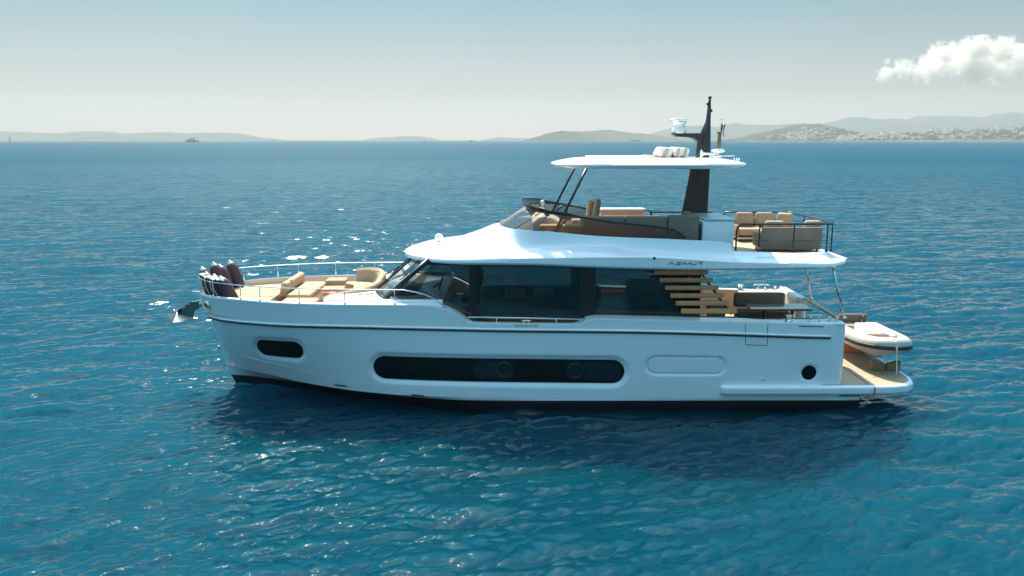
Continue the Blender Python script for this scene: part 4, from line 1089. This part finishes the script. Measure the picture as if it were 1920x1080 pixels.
MB().box((1.3, -1.46, 4.24), (1.1, 0.4, 0.52)).build('cushion_base', gel2, cu)
for y, dz, dx in ((-0.12, 0, 0), (0.62, -0.1, -0.12)):
    hs = MB().box((2.36 + dx, y, 4.98 + dz), (0.15, 0.5, 0.66), (0, 0.14, 0), 0.065, 4).build('helm_seat', mat('tan_leather', (0.36, 0.27, 0.19), 0.6) if y < 0 else beige, roof)
    MB().box((2.1 + dx, y, 4.6), (0.5, 0.5, 0.14), (0, 0, 0), 0.06, 3).build('seat_cushion', beige, hs)
    MB().lathe([(0.16, FZ + 0.02), (0.16, FZ + 0.05), (0.06, FZ + 0.08), (0.06, 4.54)], (2.1 + dx, y, 0), 14).build('pedestal', steel, hs)
sofa = None
xa = [P(p, 420, -1.52).x for p in (1095, 1171, 1250, 1309)]
sofa = MB().box(((xa[0] + xa[3]) / 2, -1.28, 4.2), (xa[3] - xa[0] - 0.1, 0.7, 0.46)).build('flybridge_sofa', gel2, roof)
for i in range(3):
    zt_ = 4.955 if i < 2 else 4.985
    MB().box(((xa[i] + xa[i + 1]) / 2, -1.56, (4.05 + zt_) / 2), (xa[i + 1] - xa[i] - 0.012, 0.2, zt_ - 4.05), (0, 0, 0), 0.05, 3).build('back_cushion', greyf, sofa)
    MB().box(((xa[i] + xa[i + 1]) / 2, -1.2, 4.48), (xa[i + 1] - xa[i] - 0.012, 0.55, 0.14), (0, 0, 0), 0.05, 3).build('seat_cushion', greyf, sofa)
MB().box((xa[3] - 0.12, -1.0, 4.7), (0.2, 1.0, 0.62), (0, 0, 0), 0.08, 3).build('side_cushion', greyf, sofa)
MB().box((xa[0] + 0.05, -1.25, 4.68), (0.22, 0.5, 0.52), (0, 0, 0), 0.08, 3).build('side_cushion', taupe, sofa)
ft = MB().box((3.45, 0.25, 4.74), (1.6, 0.9, 0.045), (0, 0, 0), 0.015, 2).build('flybridge_table', orange_w, roof)
MB().lathe([(0.16, FZ + 0.02), (0.16, FZ + 0.05), (0.06, FZ + 0.08), (0.06, 4.72)], (3.45, 0.25, 0), 14).build('pedestal', steel, ft)
ga = MB().box((3.3, 1.5, 4.42), (1.3, 0.5, 0.86), (0, 0, 0), 0.03, 2).build('galley_cabinet', gel2, roof)
MB().box((3.3, 1.5, 4.88), (1.36, 0.56, 0.06), (0, 0, 0), 0.02, 2).build('cabinet_top', gel, ga)
MB().tube([(3.94, 1.2, 4.86), (4.08, 1.2, 4.86), (4.14, 1.2, 4.78), (4.14, 1.2, 4.5)], 0.022, 6).build('grab_rail', blackm, ga)
bc = MB().box((5.42, -0.74, 4.4), (0.84, 1.78, 0.88), (0, 0, 0), 0.05, 3).build('bar_cabinet', gel, roof)
MB().box((5.46, -0.72, 4.865), (0.82, 1.84, 0.045), (0, 0, 0), 0.015, 2).build('cabinet_top', mat('pale_worktop', (0.5, 0.56, 0.57), 0.35), bc)
MB().box((4.93, -1.35, 4.45), (0.1, 0.4, 0.6), (0, 0, 0), 0.02, 1).build('cabinet_side', blackm, bc)
MB().box((5.1, 1.62, 4.78), (1.9, 0.03, 0.04)).box((5.3, 1.62, 4.62), (0.04, 0.03, 0.3)).box((4.2, 1.62, 4.62), (0.04, 0.03, 0.3)).build('far_rail', blackm, roof)

# ---- mast and hardtop
def rnd_outline(cx, a, b, n_, N=72, skew=0.0):
    o_ = []
    for i in range(N):
        t = 2 * math.pi * i / N; c, s = math.cos(t), math.sin(t)
        o_.append((cx + a * math.copysign(abs(c) ** (2 / n_), c), b * math.copysign(abs(s) ** (2 / n_), s)))
    return o_
hc_x = (1.09 + 6.36) / 2; ha = (6.36 - 1.09) / 2
rings = []
for z, da, db, nn in ((6.20, 1.2, 1.0, 3.2), (6.175, 0.5, 0.28, 3.6), (6.19, 0.16, 0.08, 3.8), (6.235, 0.03, 0.02, 3.4), (6.28, 0.0, 0.0, 3.2), (6.32, 0.04, 0.03, 3.2), (6.385, 0.34, 0.22, 3.4), (6.43, 0.62, 0.42, 3.6), (6.45, 0.9, 0.7, 3.6), (6.455, 1.6, 1.2, 3.4)):
    rings.append([Vector((x, y, z)) for x, y in rnd_outline(hc_x, ha - da, 1.78 - db, nn)])
ht = MB().loft(rings, ring_closed=True, cap=True).build('hardtop', gel, yacht, auto=50)
MB().box((3.0, 0.15, 6.46), (1.75, 1.5, 0.05), (0, 0, 0), 0.015, 2).build('sunroof', gel2, ht)
MB().box((3.95, 0.1, 6.475), (0.5, 0.9, 0.05), (0, 0.05, 0), 0.01, 1).build('sunroof_frame', mat('tan_vinyl', (0.45, 0.33, 0.24), 0.6), ht)
def taper_prism(polyA, yA0, yA1, inset):
    """fin: outline in x-z with chamfered faces"""
    c = sum((Vector((x, 0, z)) for x, z in polyA), Vector()) / len(polyA)
    A = [Vector((x, yA0, z)) for x, z in polyA]
    return A
ym = 0.45
prof = [(P(px, py, ym).x, P(px, py, ym).z) for px, py in ((1277, 412), (1295, 316), (1328.5, 316), (1324, 412))]
prof[0] = (prof[0][0] - 0.18, FZ); prof[3] = (prof[3][0] - 0.02, FZ); prof[1] = (prof[1][0], 6.24); prof[2] = (prof[2][0], 6.24)
mp_ = MB()
rings = []
for f in np.linspace(0, 1, 8):
    xl = prof[0][0] + (prof[1][0] - prof[0][0]) * f ** 0.85; xr = prof[3][0] + (prof[2][0] - prof[3][0]) * f; z = FZ + (6.24 - FZ) * f
    wv = (xr - xl); hw = 0.26
    rings.append([Vector((xl, ym, z)), Vector((xl + wv * 0.38, ym - hw, z)), Vector((xr, ym - hw * 0.75, z)), Vector((xr, ym + hw * 0.75, z)), Vector((xl + wv * 0.38, ym + hw, z))])
mast = mp_.loft(rings, ring_closed=True, cap=True, smooth=False).build('mast', grey_m, yacht, bevel=0.02, seg=2)
pts = [(1303.5, 295), (1306.5, 268), (1313, 249), (1323, 227), (1326.5, 200), (1328.5, 196), (1332, 199), (1331.5, 225), (1331, 250), (1330, 295)]
rings = []
for yoff, sh in ((-0.06, 0.0), (0.0, 0.0)): pass
zz = [6.40, 6.55, 6.75, 6.95, 7.2, 7.45, 7.75, 7.95]
def fin_x(z):
    py = None
    L_ = [(P(px, y_, ym).x, P(px, y_, ym).z) for px, y_ in ((1303.5, 295), (1306.5, 268), (1313, 249), (1323, 227), (1326.5, 200), (1328.5, 184))]
    R_ = [(P(px, y_, ym).x, P(px, y_, ym).z) for px, y_ in ((1330, 295), (1331, 250), (1331.5, 225), (1332.5, 199), (1333, 184))]
    return float(np.interp(z, [p[1] for p in L_], [p[0] for p in L_])), float(np.interp(z, [p[1] for p in R_], [p[0] for p in R_]))
for z in np.linspace(6.40, P(1330, 198, ym).z, 14):
    l_, r_ = fin_x(z); wv = r_ - l_; hw = 0.07 + wv * 0.28
    rings.append([Vector((l_, ym, z)), Vector((l_ + wv * 0.4, ym - hw, z)), Vector((r_, ym - hw * 0.7, z)), Vector((r_, ym + hw * 0.7, z)), Vector((l_ + wv * 0.4, ym + hw, z))])
MB().loft(rings, ring_closed=True, cap=True, smooth=False).build('mast_fin', grey_m, mast, bevel=0.012, seg=2)
arm = [P(px, py, ym) for px, py in ((1258, 250), (1316, 249.5), (1318, 262), (1309, 268), (1300, 260), (1288, 257.2), (1267, 256.5))]
MB().prism([p + Vector((0, -0.17, 0)) for p in arm], (0, 0.34, 0)).build('radar_arm', grey_m, mast, bevel=0.015, seg=2)
a = P(1330.5, 198, ym); b = P(1331, 184, ym)
MB().tube([(a.x, ym, a.z - 0.02), (b.x, ym, b.z)], 0.035, 8).sphere((b.x, ym, b.z + 0.02), (0.05, 0.05, 0.045)).sphere((b.x - 0.05, ym, b.z - 0.16), (0.04, 0.04, 0.05)).sphere((a.x + 0.05, ym, a.z - 0.14), (0.04, 0.05, 0.045)).build('navigation_light', blackm, mast)
c = P(1273, 250, ym)
MB().lathe([(0.19, 0), (0.2, 0.03), (0.2, 0.12), (0.17, 0.17), (0.15, 0.2), (0.15, 0.23), (0.18, 0.28), (0.21, 0.33), (0.225, 0.375), (0.215, 0.395), (0.12, 0.4)], (c.x, ym, c.z), 26).box((c.x - 0.03, ym, c.z + 0.375), (0.36, 0.8, 0.07), (0, 0, 0), 0.025, 2).build('radar', gel, mast)
MB().box((c.x + 0.0, ym - 0.2, c.z + 0.335), (0.12, 0.1, 0.03)).build('radar_vent', blackm, mast)
# horn, domes and aerials on the hardtop
c = P(1346.5, 283, -0.1)
MB().lathe([(0.035, -0.16), (0.035, -0.05), (0.12, -0.045), (0.2, -0.01), (0.205, 0.005), (0.16, 0.035), (0.06, 0.06), (0.02, 0.065)], (c.x, c.y, c.z), 24).build('satellite_dome', gel, ht)
a = P(1314, 288.5, -0.6); MB().lathe([(0.105, 0), (0.11, 0.012), (0.06, 0.05), (0.03, 0.12), (0.022, 0.3), (0.03, 0.42)], (a.x, a.y, a.z), 20, (1, 0, 0.0)).box((a.x + 0.3, a.y, a.z - 0.07), (0.12, 0.05, 0.1)).build('horn', gel, ht)
a, b = P(1347.5, 281, 0.6), P(1349, 247.5, 0.6)
MB().tube([(a.x, 0.6, 6.42), (b.x, 0.6, b.z)], 0.06, 10).lathe([(0.075, 0), (0.075, 0.05), (0.03, 0.06)], (b.x, 0.6, b.z - 0.04), 12).build('aerial_cover', mat('olive_canvas', (0.26, 0.2, 0.1), 0.8), ht)
a, b = P(1350.5, 256, 0.6), P(1353, 224, 0.6)
fst = MB().tube([(a.x, 0.6, a.z), (b.x, 0.6, b.z)], 0.012, 6).sphere((b.x, 0.6, b.z), (0.02, 0.02, 0.03)).build('flag_staff', steel, ht)
a = P(1348, 292.5, -0.5); MB().box((a.x + 0.22, -0.5, a.z), (0.42, 0.03, 0.025), (0, -0.03, 0.1), 0.008, 1).box((a.x - 0.05, -0.45, a.z - 0.03), (0.2, 0.12, 0.05), (0, 0, 0), 0.015, 1).box((a.x - 0.75, -0.3, 6.455), (0.28, 0.2, 0.025), (0, 0, 0), 0.01, 1).build('aerial_base', gel, ht)
for px in (1377, 1382, 1386): q = P(px, 297, -0.55); MB().lathe([(0.016, 0), (0.016, 0.08), (0.026, 0.085), (0.022, 0.11)], (q.x, q.y, q.z - 0.09), 10).build('deck_light', steel, ht)
MB().lathe([(0.045, 0), (0.045, 0.03), (0.03, 0.06)], (5.55, 0.18, 4.42), 12, (1, -1, 0)).build('mast_light', steel, mast)

# ---- aft flybridge rail
RZ = 4.77
fr_ = [Vector((5.86, -1.76, 4.06)), Vector((5.86, -1.76, 4.6)), Vector((5.89, -1.76, 4.7)), Vector((5.98, -1.76, RZ)), Vector((7, -1.76, RZ)), Vector((8.28, -1.74, RZ)), Vector((8.40, -1.66, RZ)), Vector((8.44, -1.4, RZ)), Vector((8.46, 0, RZ)), Vector((8.44, 1.4, RZ)), Vector((8.40, 1.66, RZ)), Vector((8.28, 1.74, RZ)), Vector((7, 1.76, RZ)), Vector((6.5, 1.76, RZ)), Vector((6.45, 1.76, 4.7)), Vector((6.45, 1.76, 4.06))]
ar = MB().tube(fr_, 0.024, 8).build('aft_rail', blackm, roof)
for x, y in ((6.46, -1.76), (7.36, -1.76), (8.24, -1.74), (8.42, -1.6), (8.46, -0.5), (8.46, 0.6), (8.4, 1.66), (7.36, 1.76)):
    MB().tube([(x, y, RZ), (x, y, 4.03)], 0.019, 6).lathe([(0.04, 0), (0.035, 0.04), (0.022, 0.08)], (x, y, 4.03), 10).build('stanchion', blackm, ar)
MB().tube([(5.86, -1.76, 4.34), (8.24, -1.74, 4.34), (8.42, -1.6, 4.34), (8.46, 0, 4.34), (8.42, 1.62, 4.34), (8.2, 1.74, 4.34), (6.45, 1.76, 4.34)], 0.006, 5).build('guard_wire', blackm, ar)

# ================================================================== loose things on board
def make_sofa(label, rz, loc, cushions):
    t = empty('lounge_sofa', (0, 0, 0), label, 'sofa', 'outdoor sofas on the flybridge')
    MB().box((0, -0.36, 0.36), (1.62, 0.06, 0.6), (0.05, 0, 0), 0.02, 2).build('back_panel', taupe, t)
    for s in (-1, 1): MB().box((s * 0.8, 0, 0.3), (0.05, 0.74, 0.36), (0, 0, 0), 0.015, 2).build('armrest', taupe, t)
    MB().box((0, 0.0, 0.1), (1.6, 0.74, 0.05), (0, 0, 0), 0.01, 1).build('frame', gel2, t)
    for x in (-0.72, 0.72):
        for y in (-0.3, 0.3): MB().box((x, y, 0.04), (0.05, 0.05, 0.08)).build('leg', blackm, t)
    for s in (-1, 1):
        MB().box((s * 0.4, 0.05, 0.28), (0.78, 0.66, 0.22), (0, 0, 0), 0.09, 4).build('seat_cushion', beige, t)
    for x, y, a, hz in cushions: MB().box((x, y, 0.60), (0.52, 0.17, 0.44), (0.18, 0, a), 0.08, 4).build('back_cushion', beige, t)
    MB().box((-0.7, -0.393, 0.52), (0.09, 0.006, 0.05)).build('maker_tag', gel, t)
    t.location = loc; t.rotation_euler.z = rz
    return t
FD = FZ + 0.02
make_sofa('taupe backed outdoor sofa seen from behind beside the near black railing', 0, (7.46, -0.95, FD), [(-0.42, -0.16, 0.0, 0), (0.62, -0.1, 0.3, 0)])
make_sofa('far beige outdoor sofa with two upright back cushions facing the camera', math.pi, (7.45, 1.2, FD), [(0.48, -0.2, 0, 0), (-0.12, -0.2, 0, 0), (-0.66, -0.02, -0.9, 0)])
t = empty('coffee_table', (7.35, 0.12, FD), 'low round orange wood coffee table between the two outdoor sofas', 'table')
MB().lathe([(0.3, 0.38), (0.31, 0.39), (0.31, 0.41), (0.3, 0.42)], (7.35, 0.12, FD), 28).build('table_top', orange_w, t)
MB().lathe([(0.18, 0), (0.18, 0.02), (0.03, 0.04), (0.03, 0.38)], (7.35, 0.12, FD), 16).build('leg', blackm, t)

# three folded cushions standing on the hardtop
vinyl = mat('white_vinyl', (0.8, 0.76, 0.68), 0.7); tanp = mat('tan_lining', (0.55, 0.38, 0.22), 0.8)
def folded(x, label):
    t = empty('folded_cushion', (0, 0, 0), label, 'cushion', 'folded cushions on the hardtop')
    b = MB().box((0.06, 0, 0.135), (0.21, 0.95, 0.26), (0, 0.3, 0), 0.05, 3).build('cover', vinyl, t)
    MB().sphere((0.05, -0.455, 0.13), (0.05, 0.04, 0.125), (0, 0.3, 0)).build('end_fold', tanp, t)
    t.location = (x, 0.0, 6.455); return t
f0 = folded(4.10, 'white folded cushion on the hardtop farthest from the mast')
def dup(o, label):
    c = o.copy(); COL.objects.link(c); c['label'] = label
    for ch in o.children:
        d = ch.copy(); COL.objects.link(d); d.parent = c
    return c
f0.scale = (1.7, 1, 1)
f1 = dup(f0, 'white folded cushion in the middle of the row of three on the hardtop'); f1.scale = (1, 1, 1); f1.location.x = 4.47
f2 = dup(f0, 'white folded cushion nearest the mast, with its tan fold showing'); f2.scale = (1, 1, 1); f2.location.x = 4.66

# courtesy flag
fl = []
a = P(1352.3, 231, 0.6)
for r_ in range(3):
    m_ = MB(); rows = []
    for j in range(9):
        u = j / 8
        row = [Vector((a.x + 0.012 + 0.02 * i * (0.4 + 0.6 * math.sin(u * 3 + i)) + 0.012 * r_, a.y - 0.01 + 0.03 * math.sin(u * 9 + i * 1.2 + r_), a.z - u * 0.36 - r_ * 0.01)) for i in range(4)]
        rows.append(row)
    fl.append(rows)
fe = empty('courtesy_flag', (a.x, a.y, a.z), 'small limp red white and blue flag hanging from the thin staff beside the mast', 'flag')
for k_, (rows, cc, nm_) in enumerate(zip(fl, ((0.55, 0.02, 0.05), (0.8, 0.8, 0.8), (0.05, 0.07, 0.25)), ('red_stripe', 'white_stripe', 'blue_stripe'))):
    MB().loft([[p + Vector((0.02 * k_, 0, -0.0)) for p in r_] for r_ in rows]).build(nm_, mat(nm_ + '_cloth', cc, 0.85), fe, solid=0.004)

# anchor hung from the stem
an = empty('plough_anchor', P(352, 585, 0), 'grey plough anchor with dark shank hanging from the bow', 'anchor')
ay = lambda L_: [P(px, py, 0) for px, py in L_]
galv = mat('galvanised_steel', (0.5, 0.49, 0.47), 0.4, metal=0.7, vary=0.1); dkg = mat('dark_anchor_paint', (0.07, 0.13, 0.14), 0.4)
sh = MB().prism([p + Vector((0, -0.05, 0)) for p in ay([(382, 562.5), (359, 565.5), (344, 574), (333.5, 582), (333, 586.5), (346, 590), (361, 595.5), (364.5, 584), (380, 574)])], (0, 0.1, 0)).build('shank', dkg, an, bevel=0.012, seg=2)
MB().prism([p + Vector((0, -0.056, 0)) for p in ay([(358.5, 566), (344, 574.2), (333.8, 582), (333.3, 586), (341, 587), (343.5, 580), (357, 571.5)])], (0, 0.112, 0)).build('shank_edge', blackm, an)
w0, w1, w2, w3 = P(331, 587.5, 0), P(314, 589, -0.30), P(324, 604.5, -0.32), P(343, 602.5, -0.28)
tip, back = P(331, 588, 0), P(371, 597, 0)
fk = MB()
for s in (-1, 1):
    A_ = [Vector((p.x, s * abs(p.y), p.z)) for p in (w0, w1, w2, w3)]
    fk.prism([A_[0], A_[1], A_[2]], (0, s * 0.02, 0.012)); fk.prism([A_[0], A_[2], A_[3]], (0.01, s * 0.02, 0.0)); fk.prism([A_[0], A_[3], back], (0, s * 0.015, 0.015))
fk.tube([P(325, 581, 0), P(331, 589, 0)], 0.03, 6).build('fluke', galv, an)
tw = 22; L = []
d0, d1 = P(341.5, 579.2, -0.062), P(356.5, 570.6, -0.062); ux = (d1 - d0); ln = ux.length; ux /= ln; uz = Vector((-ux.z, 0, ux.x)); m_ = MB()
for i, ch in enumerate('DELTA'):
    for (x0, z0), (x1, z1) in LET[ch]:
        a = d0 + ux * (ln * (i + x0 * 0.72) / 5) + uz * (z0 * 0.05 - 0.005); b = d0 + ux * (ln * (i + x1 * 0.72) / 5) + uz * (z1 * 0.05 - 0.005); dd = (b - a).normalized(); nn = Vector((-dd.z, 0, dd.x)) * 0.006
        m_.prism([a + nn, b + nn, b - nn, a - nn], (0, 0.004, 0))
m_.build('lettering', vinyl, an)
MB().box(P(383, 568.5, 0), (0.26, 0.2, 0.14), (0, -0.2, 0), 0.03, 2).build('bow_roller', steel, yacht)

# fenders in the bow
fendm = mat('aubergine_fender_cover', (0.085, 0.05, 0.065), 0.75, vary=0.15, vscale=5, bump=0.2, bscale=60, spec=0.25); rope = mat('white_rope', (0.72, 0.68, 0.62), 0.9, vary=0.1, vscale=30)
def make_fender():
    t = empty('fender', (0, 0, 0), None, 'fender', 'purple fenders stowed in the bow')
    pr = [(0.05, 0.0), (0.12, 0.03), (0.155, 0.09), (0.165, 0.17), (0.165, 0.62), (0.155, 0.72), (0.125, 0.80), (0.08, 0.86), (0.045, 0.885)]
    MB().lathe(pr, (0, 0, 0), 24).build('cover', fendm, t)
    MB().lathe([(0.095, 0.845), (0.075, 0.875), (0.045, 0.91), (0.03, 0.955), (0.012, 0.97)], (0, 0, 0), 14).build('rope_eye', rope, t)
    return t
fp = make_fender(); first = True
FL = [((450, 541, 1.05), 0.06, -0.28, 1.0, 'tallest fender, upright and farthest aft in the far row in the bow'),
      ((431, 547, 0.62), 0.02, -0.30, 0.95, 'fender in the middle of the far row, one before the tallest'),
      ((416, 546, 0.45), 0.0, -0.22, 0.98, 'round topped fender at the forward end of the far row in the bow'),
      ((400, 553, -0.25), -0.05, -0.35, 0.95, 'fender half hidden under white rope at the very front of the bow'),
      ((398, 560, -0.75), -0.1, -0.20, 0.85, 'slim fender nearest the stem behind the near rail'),
      ((416, 566, -1.0), -0.1, -0.25, 0.88, 'fender in the middle of the near row behind the rail'),
      ((441, 570, -1.15), 0.05, -0.42, 0.95, 'big fender leaning forward at the aft end of the near rail row')]
for (px, py, Y), rx, ry, sc, lab in FL:
    if first: o = fp; first = False; o['label'] = lab
    else: o = dup(fp, lab)
    q = P(px, py, Y); o.location = (q.x, Y, q.z); o.rotation_euler = (rx, ry, 0); o.scale = (sc * 1.08, sc * 1.08, sc * 0.94)
# rope heaped over the front of the bow rail
r2 = random.Random(2); m_ = MB()
for k_ in range(9):
    pts = []; n_ = 46
    for i in range(n_):
        x = -8.84 + (1.05 * i / n_) + r2.uniform(-0.02, 0.02); p = railpt(min(max(x, -8.89), -7.7), -1, ZR)
        a = i * 0.9 + k_ * 0.7
        pts.append((p.x + 0.05 + 0.03 * math.cos(a * 0.6 + k_), p.y + 0.05 + 0.06 * math.cos(a) + 0.02 * k_, p.z + 0.035 + 0.05 * abs(math.sin(a)) + 0.008 * (k_ % 4)))
    m_.tube(pts, 0.014, 6)
for x in (-8.72, -8.6, -8.42, -8.2, -8.1):
    p = railpt(x, -1, ZR); m_.tube([(p.x, p.y - 0.03, p.z + 0.03), (p.x + 0.03, p.y - 0.03, p.z - 0.2), (p.x + 0.1, p.y + 0.02, z_sheer(x) + 0.03)], 0.011, 6)
q = railpt(-8.4, -1, ZR)
at_base(m_, 'mooring_rope', rope, q, 'white rope heaped along the front of the bow rail above the fenders', 'rope')

# ---- tender on the platform
TX = 10.38
td = empty('tender', (TX, -0.2, 0.86), 'light grey inflatable tender with dark rubbing strake stowed crosswise on the swim platform', 'dinghy')
tubm = mat('pale_grey_hypalon', (0.42, 0.42, 0.40), 0.55, vary=0.03); tgrey = mat('tender_grey_fabric', (0.16, 0.125, 0.095), 0.85, vary=0.08, vscale=5, spec=0.2); strake = mat('dark_strake', (0.035, 0.033, 0.03), 0.6)
tp_ = [(-0.54, 1.5, 1.30), (-0.55, 0.8, 1.30), (-0.55, 0.1, 1.31), (-0.53, -0.55, 1.335), (-0.46, -1.0, 1.37), (-0.3, -1.36, 1.41), (0, -1.52, 1.43)]
ts = range(len(tp_)); f1_, f2_, f3_ = (pchip(ts, [p[i] for p in tp_]) for i in range(3))
hp = [Vector((TX + f1_(t), f2_(t), f3_(t))) for t in np.linspace(0, 6, 40)]
pp = hp + [Vector((2 * TX - p.x, p.y, p.z)) for p in hp[::-1]][1:]
rad = [0.10 + 0.12 * min(1, i / 5) if i < 5 else 0.22 for i in range(len(pp))]; rad = [min(a, b) for a, b in zip(rad, rad[::-1])]
MB().tube(pp, rad, 20).build('tube', tubm, td)
sp_ = []
cxy = Vector((TX, 0.2, 0))
for i, p in enumerate(pp):
    a = pp[max(0, i - 1)]; b = pp[min(len(pp) - 1, i + 1)]; t_ = (b - a).normalized(); n_ = Vector((t_.y, -t_.x, 0)).normalized()
    if n_.dot(p - cxy) < 0: n_ = -n_
    sp_.append(p + n_ * 0.212 + Vector((0, 0, -0.02)))
MB().loft([[p + Vector((0, 0, 0.05)) for p in sp_], [p + Vector(((p.x - TX) * 0.015, (p.y - 0.2) * 0.006, 0.03)) for p in sp_], [p + Vector(((p.x - TX) * 0.015, (p.y - 0.2) * 0.006, -0.03)) for p in sp_], [p + Vector((0, 0, -0.055)) for p in sp_]]).build('rubbing_strake', strake, td, solid=0.008)
rings = []
for i in range(16):
    t = i / 15; y = 1.35 - 2.72 * t; hw = 0.52 * (1 - max(0, (t - 0.45) / 0.55) ** 2.2) + 0.01; zk = 0.80 + 0.03 * t + 0.45 * max(0, (t - 0.62) / 0.38) ** 2.0; zu = 1.2 + 0.1 * t
    zch = zk + 0.17 + 0.08 * t
    rings.append([Vector((TX + a * hw, y, z)) for a, z in ((-1, zu), (-0.92, min(zch, zu - 0.01)), (-0.45, zk + 0.09), (0, zk), (0.45, zk + 0.09), (0.92, min(zch, zu - 0.01)), (1, zu))])
MB().loft(rings, cap=True, smooth=False).build('rigid_hull', gel, td, auto=25)
MB().box((TX, 0.1, 1.24), (0.8, 2.5, 0.04)).build('floor', mat('grey_decking', (0.28, 0.24, 0.19), 0.8), td)
MB().prism([Vector((TX - 0.34, 0.35, 1.26)), Vector((TX - 0.34, 0.35, 1.66)), Vector((TX - 0.34, 0.0, 1.70)), Vector((TX - 0.34, -0.42, 1.50)), Vector((TX - 0.34, -0.45, 1.26))], (0.5, 0, 0)).build('console', gel, td, bevel=0.05, seg=3)
MB().box((TX - 0.02, -0.6, 1.47), (0.52, 0.28, 0.13), (0, 0, 0), 0.045, 3).build('console_seat', tgrey, td)
MB().box((TX, -1.0, 1.5), (0.66, 0.36, 0.05), (0.1, 0, 0), 0.02, 2).build('bow_pad', tgrey, td)
MB().box((TX - 0.05, 1.12, 1.62), (0.85, 0.14, 0.26), (0.15, 0, 0), 0.06, 3).build('stern_backrest', tgrey, td)
MB().box((TX, 0.95, 1.38), (0.85, 0.4, 0.2), (0, 0, 0), 0.04, 2).build('stern_seat', beige, td)
MB().tube([(TX - 0.05 + 0.02 * math.sin(t * .4), 0.5 + 0.15 * math.cos(t * .3927), 1.68 + 0.15 * math.sin(t * .3927)) for t in range(16)], 0.014, 6, closed=True).tube([(TX - 0.05, 0.4, 1.6), (TX - 0.05, 0.5, 1.68)], 0.02, 6).build('steering_wheel', blackm, td)
MB().box((TX + 0.36, -0.92, 1.525), (0.14, 0.34, 0.02), (0.1, 0.35, -0.35), 0.006, 1).build('grip_patch', tgrey, td)
a = Vector((TX - 0.04, -1.60, 1.62))
MB().tube([a + Vector((-0.06, 0.2, 0.02)), a + Vector((0, 0.0, 0.02)), a + Vector((0.01, -0.12, -0.14)), a + Vector((0.0, -0.15, -0.35)), a + Vector((0.05, -0.08, -0.6)), a + Vector((0.06, -0.1, -0.8)), a + Vector((0.03, -0.16, -0.985))], 0.016, 6).tube([a + Vector((0.0, -0.02, 0.0)), a + Vector((-0.02, -0.14, -0.2)), a + Vector((0.03, -0.13, -0.45))], 0.014, 6).build('painter', rope, td)
ck = MB()
for s in (-1, 1): ck.prism([Vector((TX + s * 0.02, -1.14, 0.624)), Vector((TX + s * 0.40, -1.14, 0.624)), Vector((TX + s * 0.40, -1.14, 0.90)), Vector((TX + s * 0.03, -1.14, 0.80))], (0, 0.16, 0))
at_base(ck, 'boat_chock', mat('chock_wood', (0.3, 0.17, 0.08), 0.7), (TX, -1.06, 0.624), 'wooden chock under the bow of the tender on the swim platform', 'chock', bevel=0.01, seg=2)
ck = MB()
for s in (-1, 1): ck.prism([Vector((TX + s * 0.02, 0.8, 0.624)), Vector((TX + s * 0.40, 0.8, 0.624)), Vector((TX + s * 0.40, 0.8, 0.95)), Vector((TX + s * 0.03, 0.8, 0.80))], (0, 0.16, 0))
at_base(ck, 'boat_chock', slat_w, (TX, 0.88, 0.624), 'wooden chock under the stern of the tender, deep in its shadow', 'chock', bevel=0.01, seg=2)
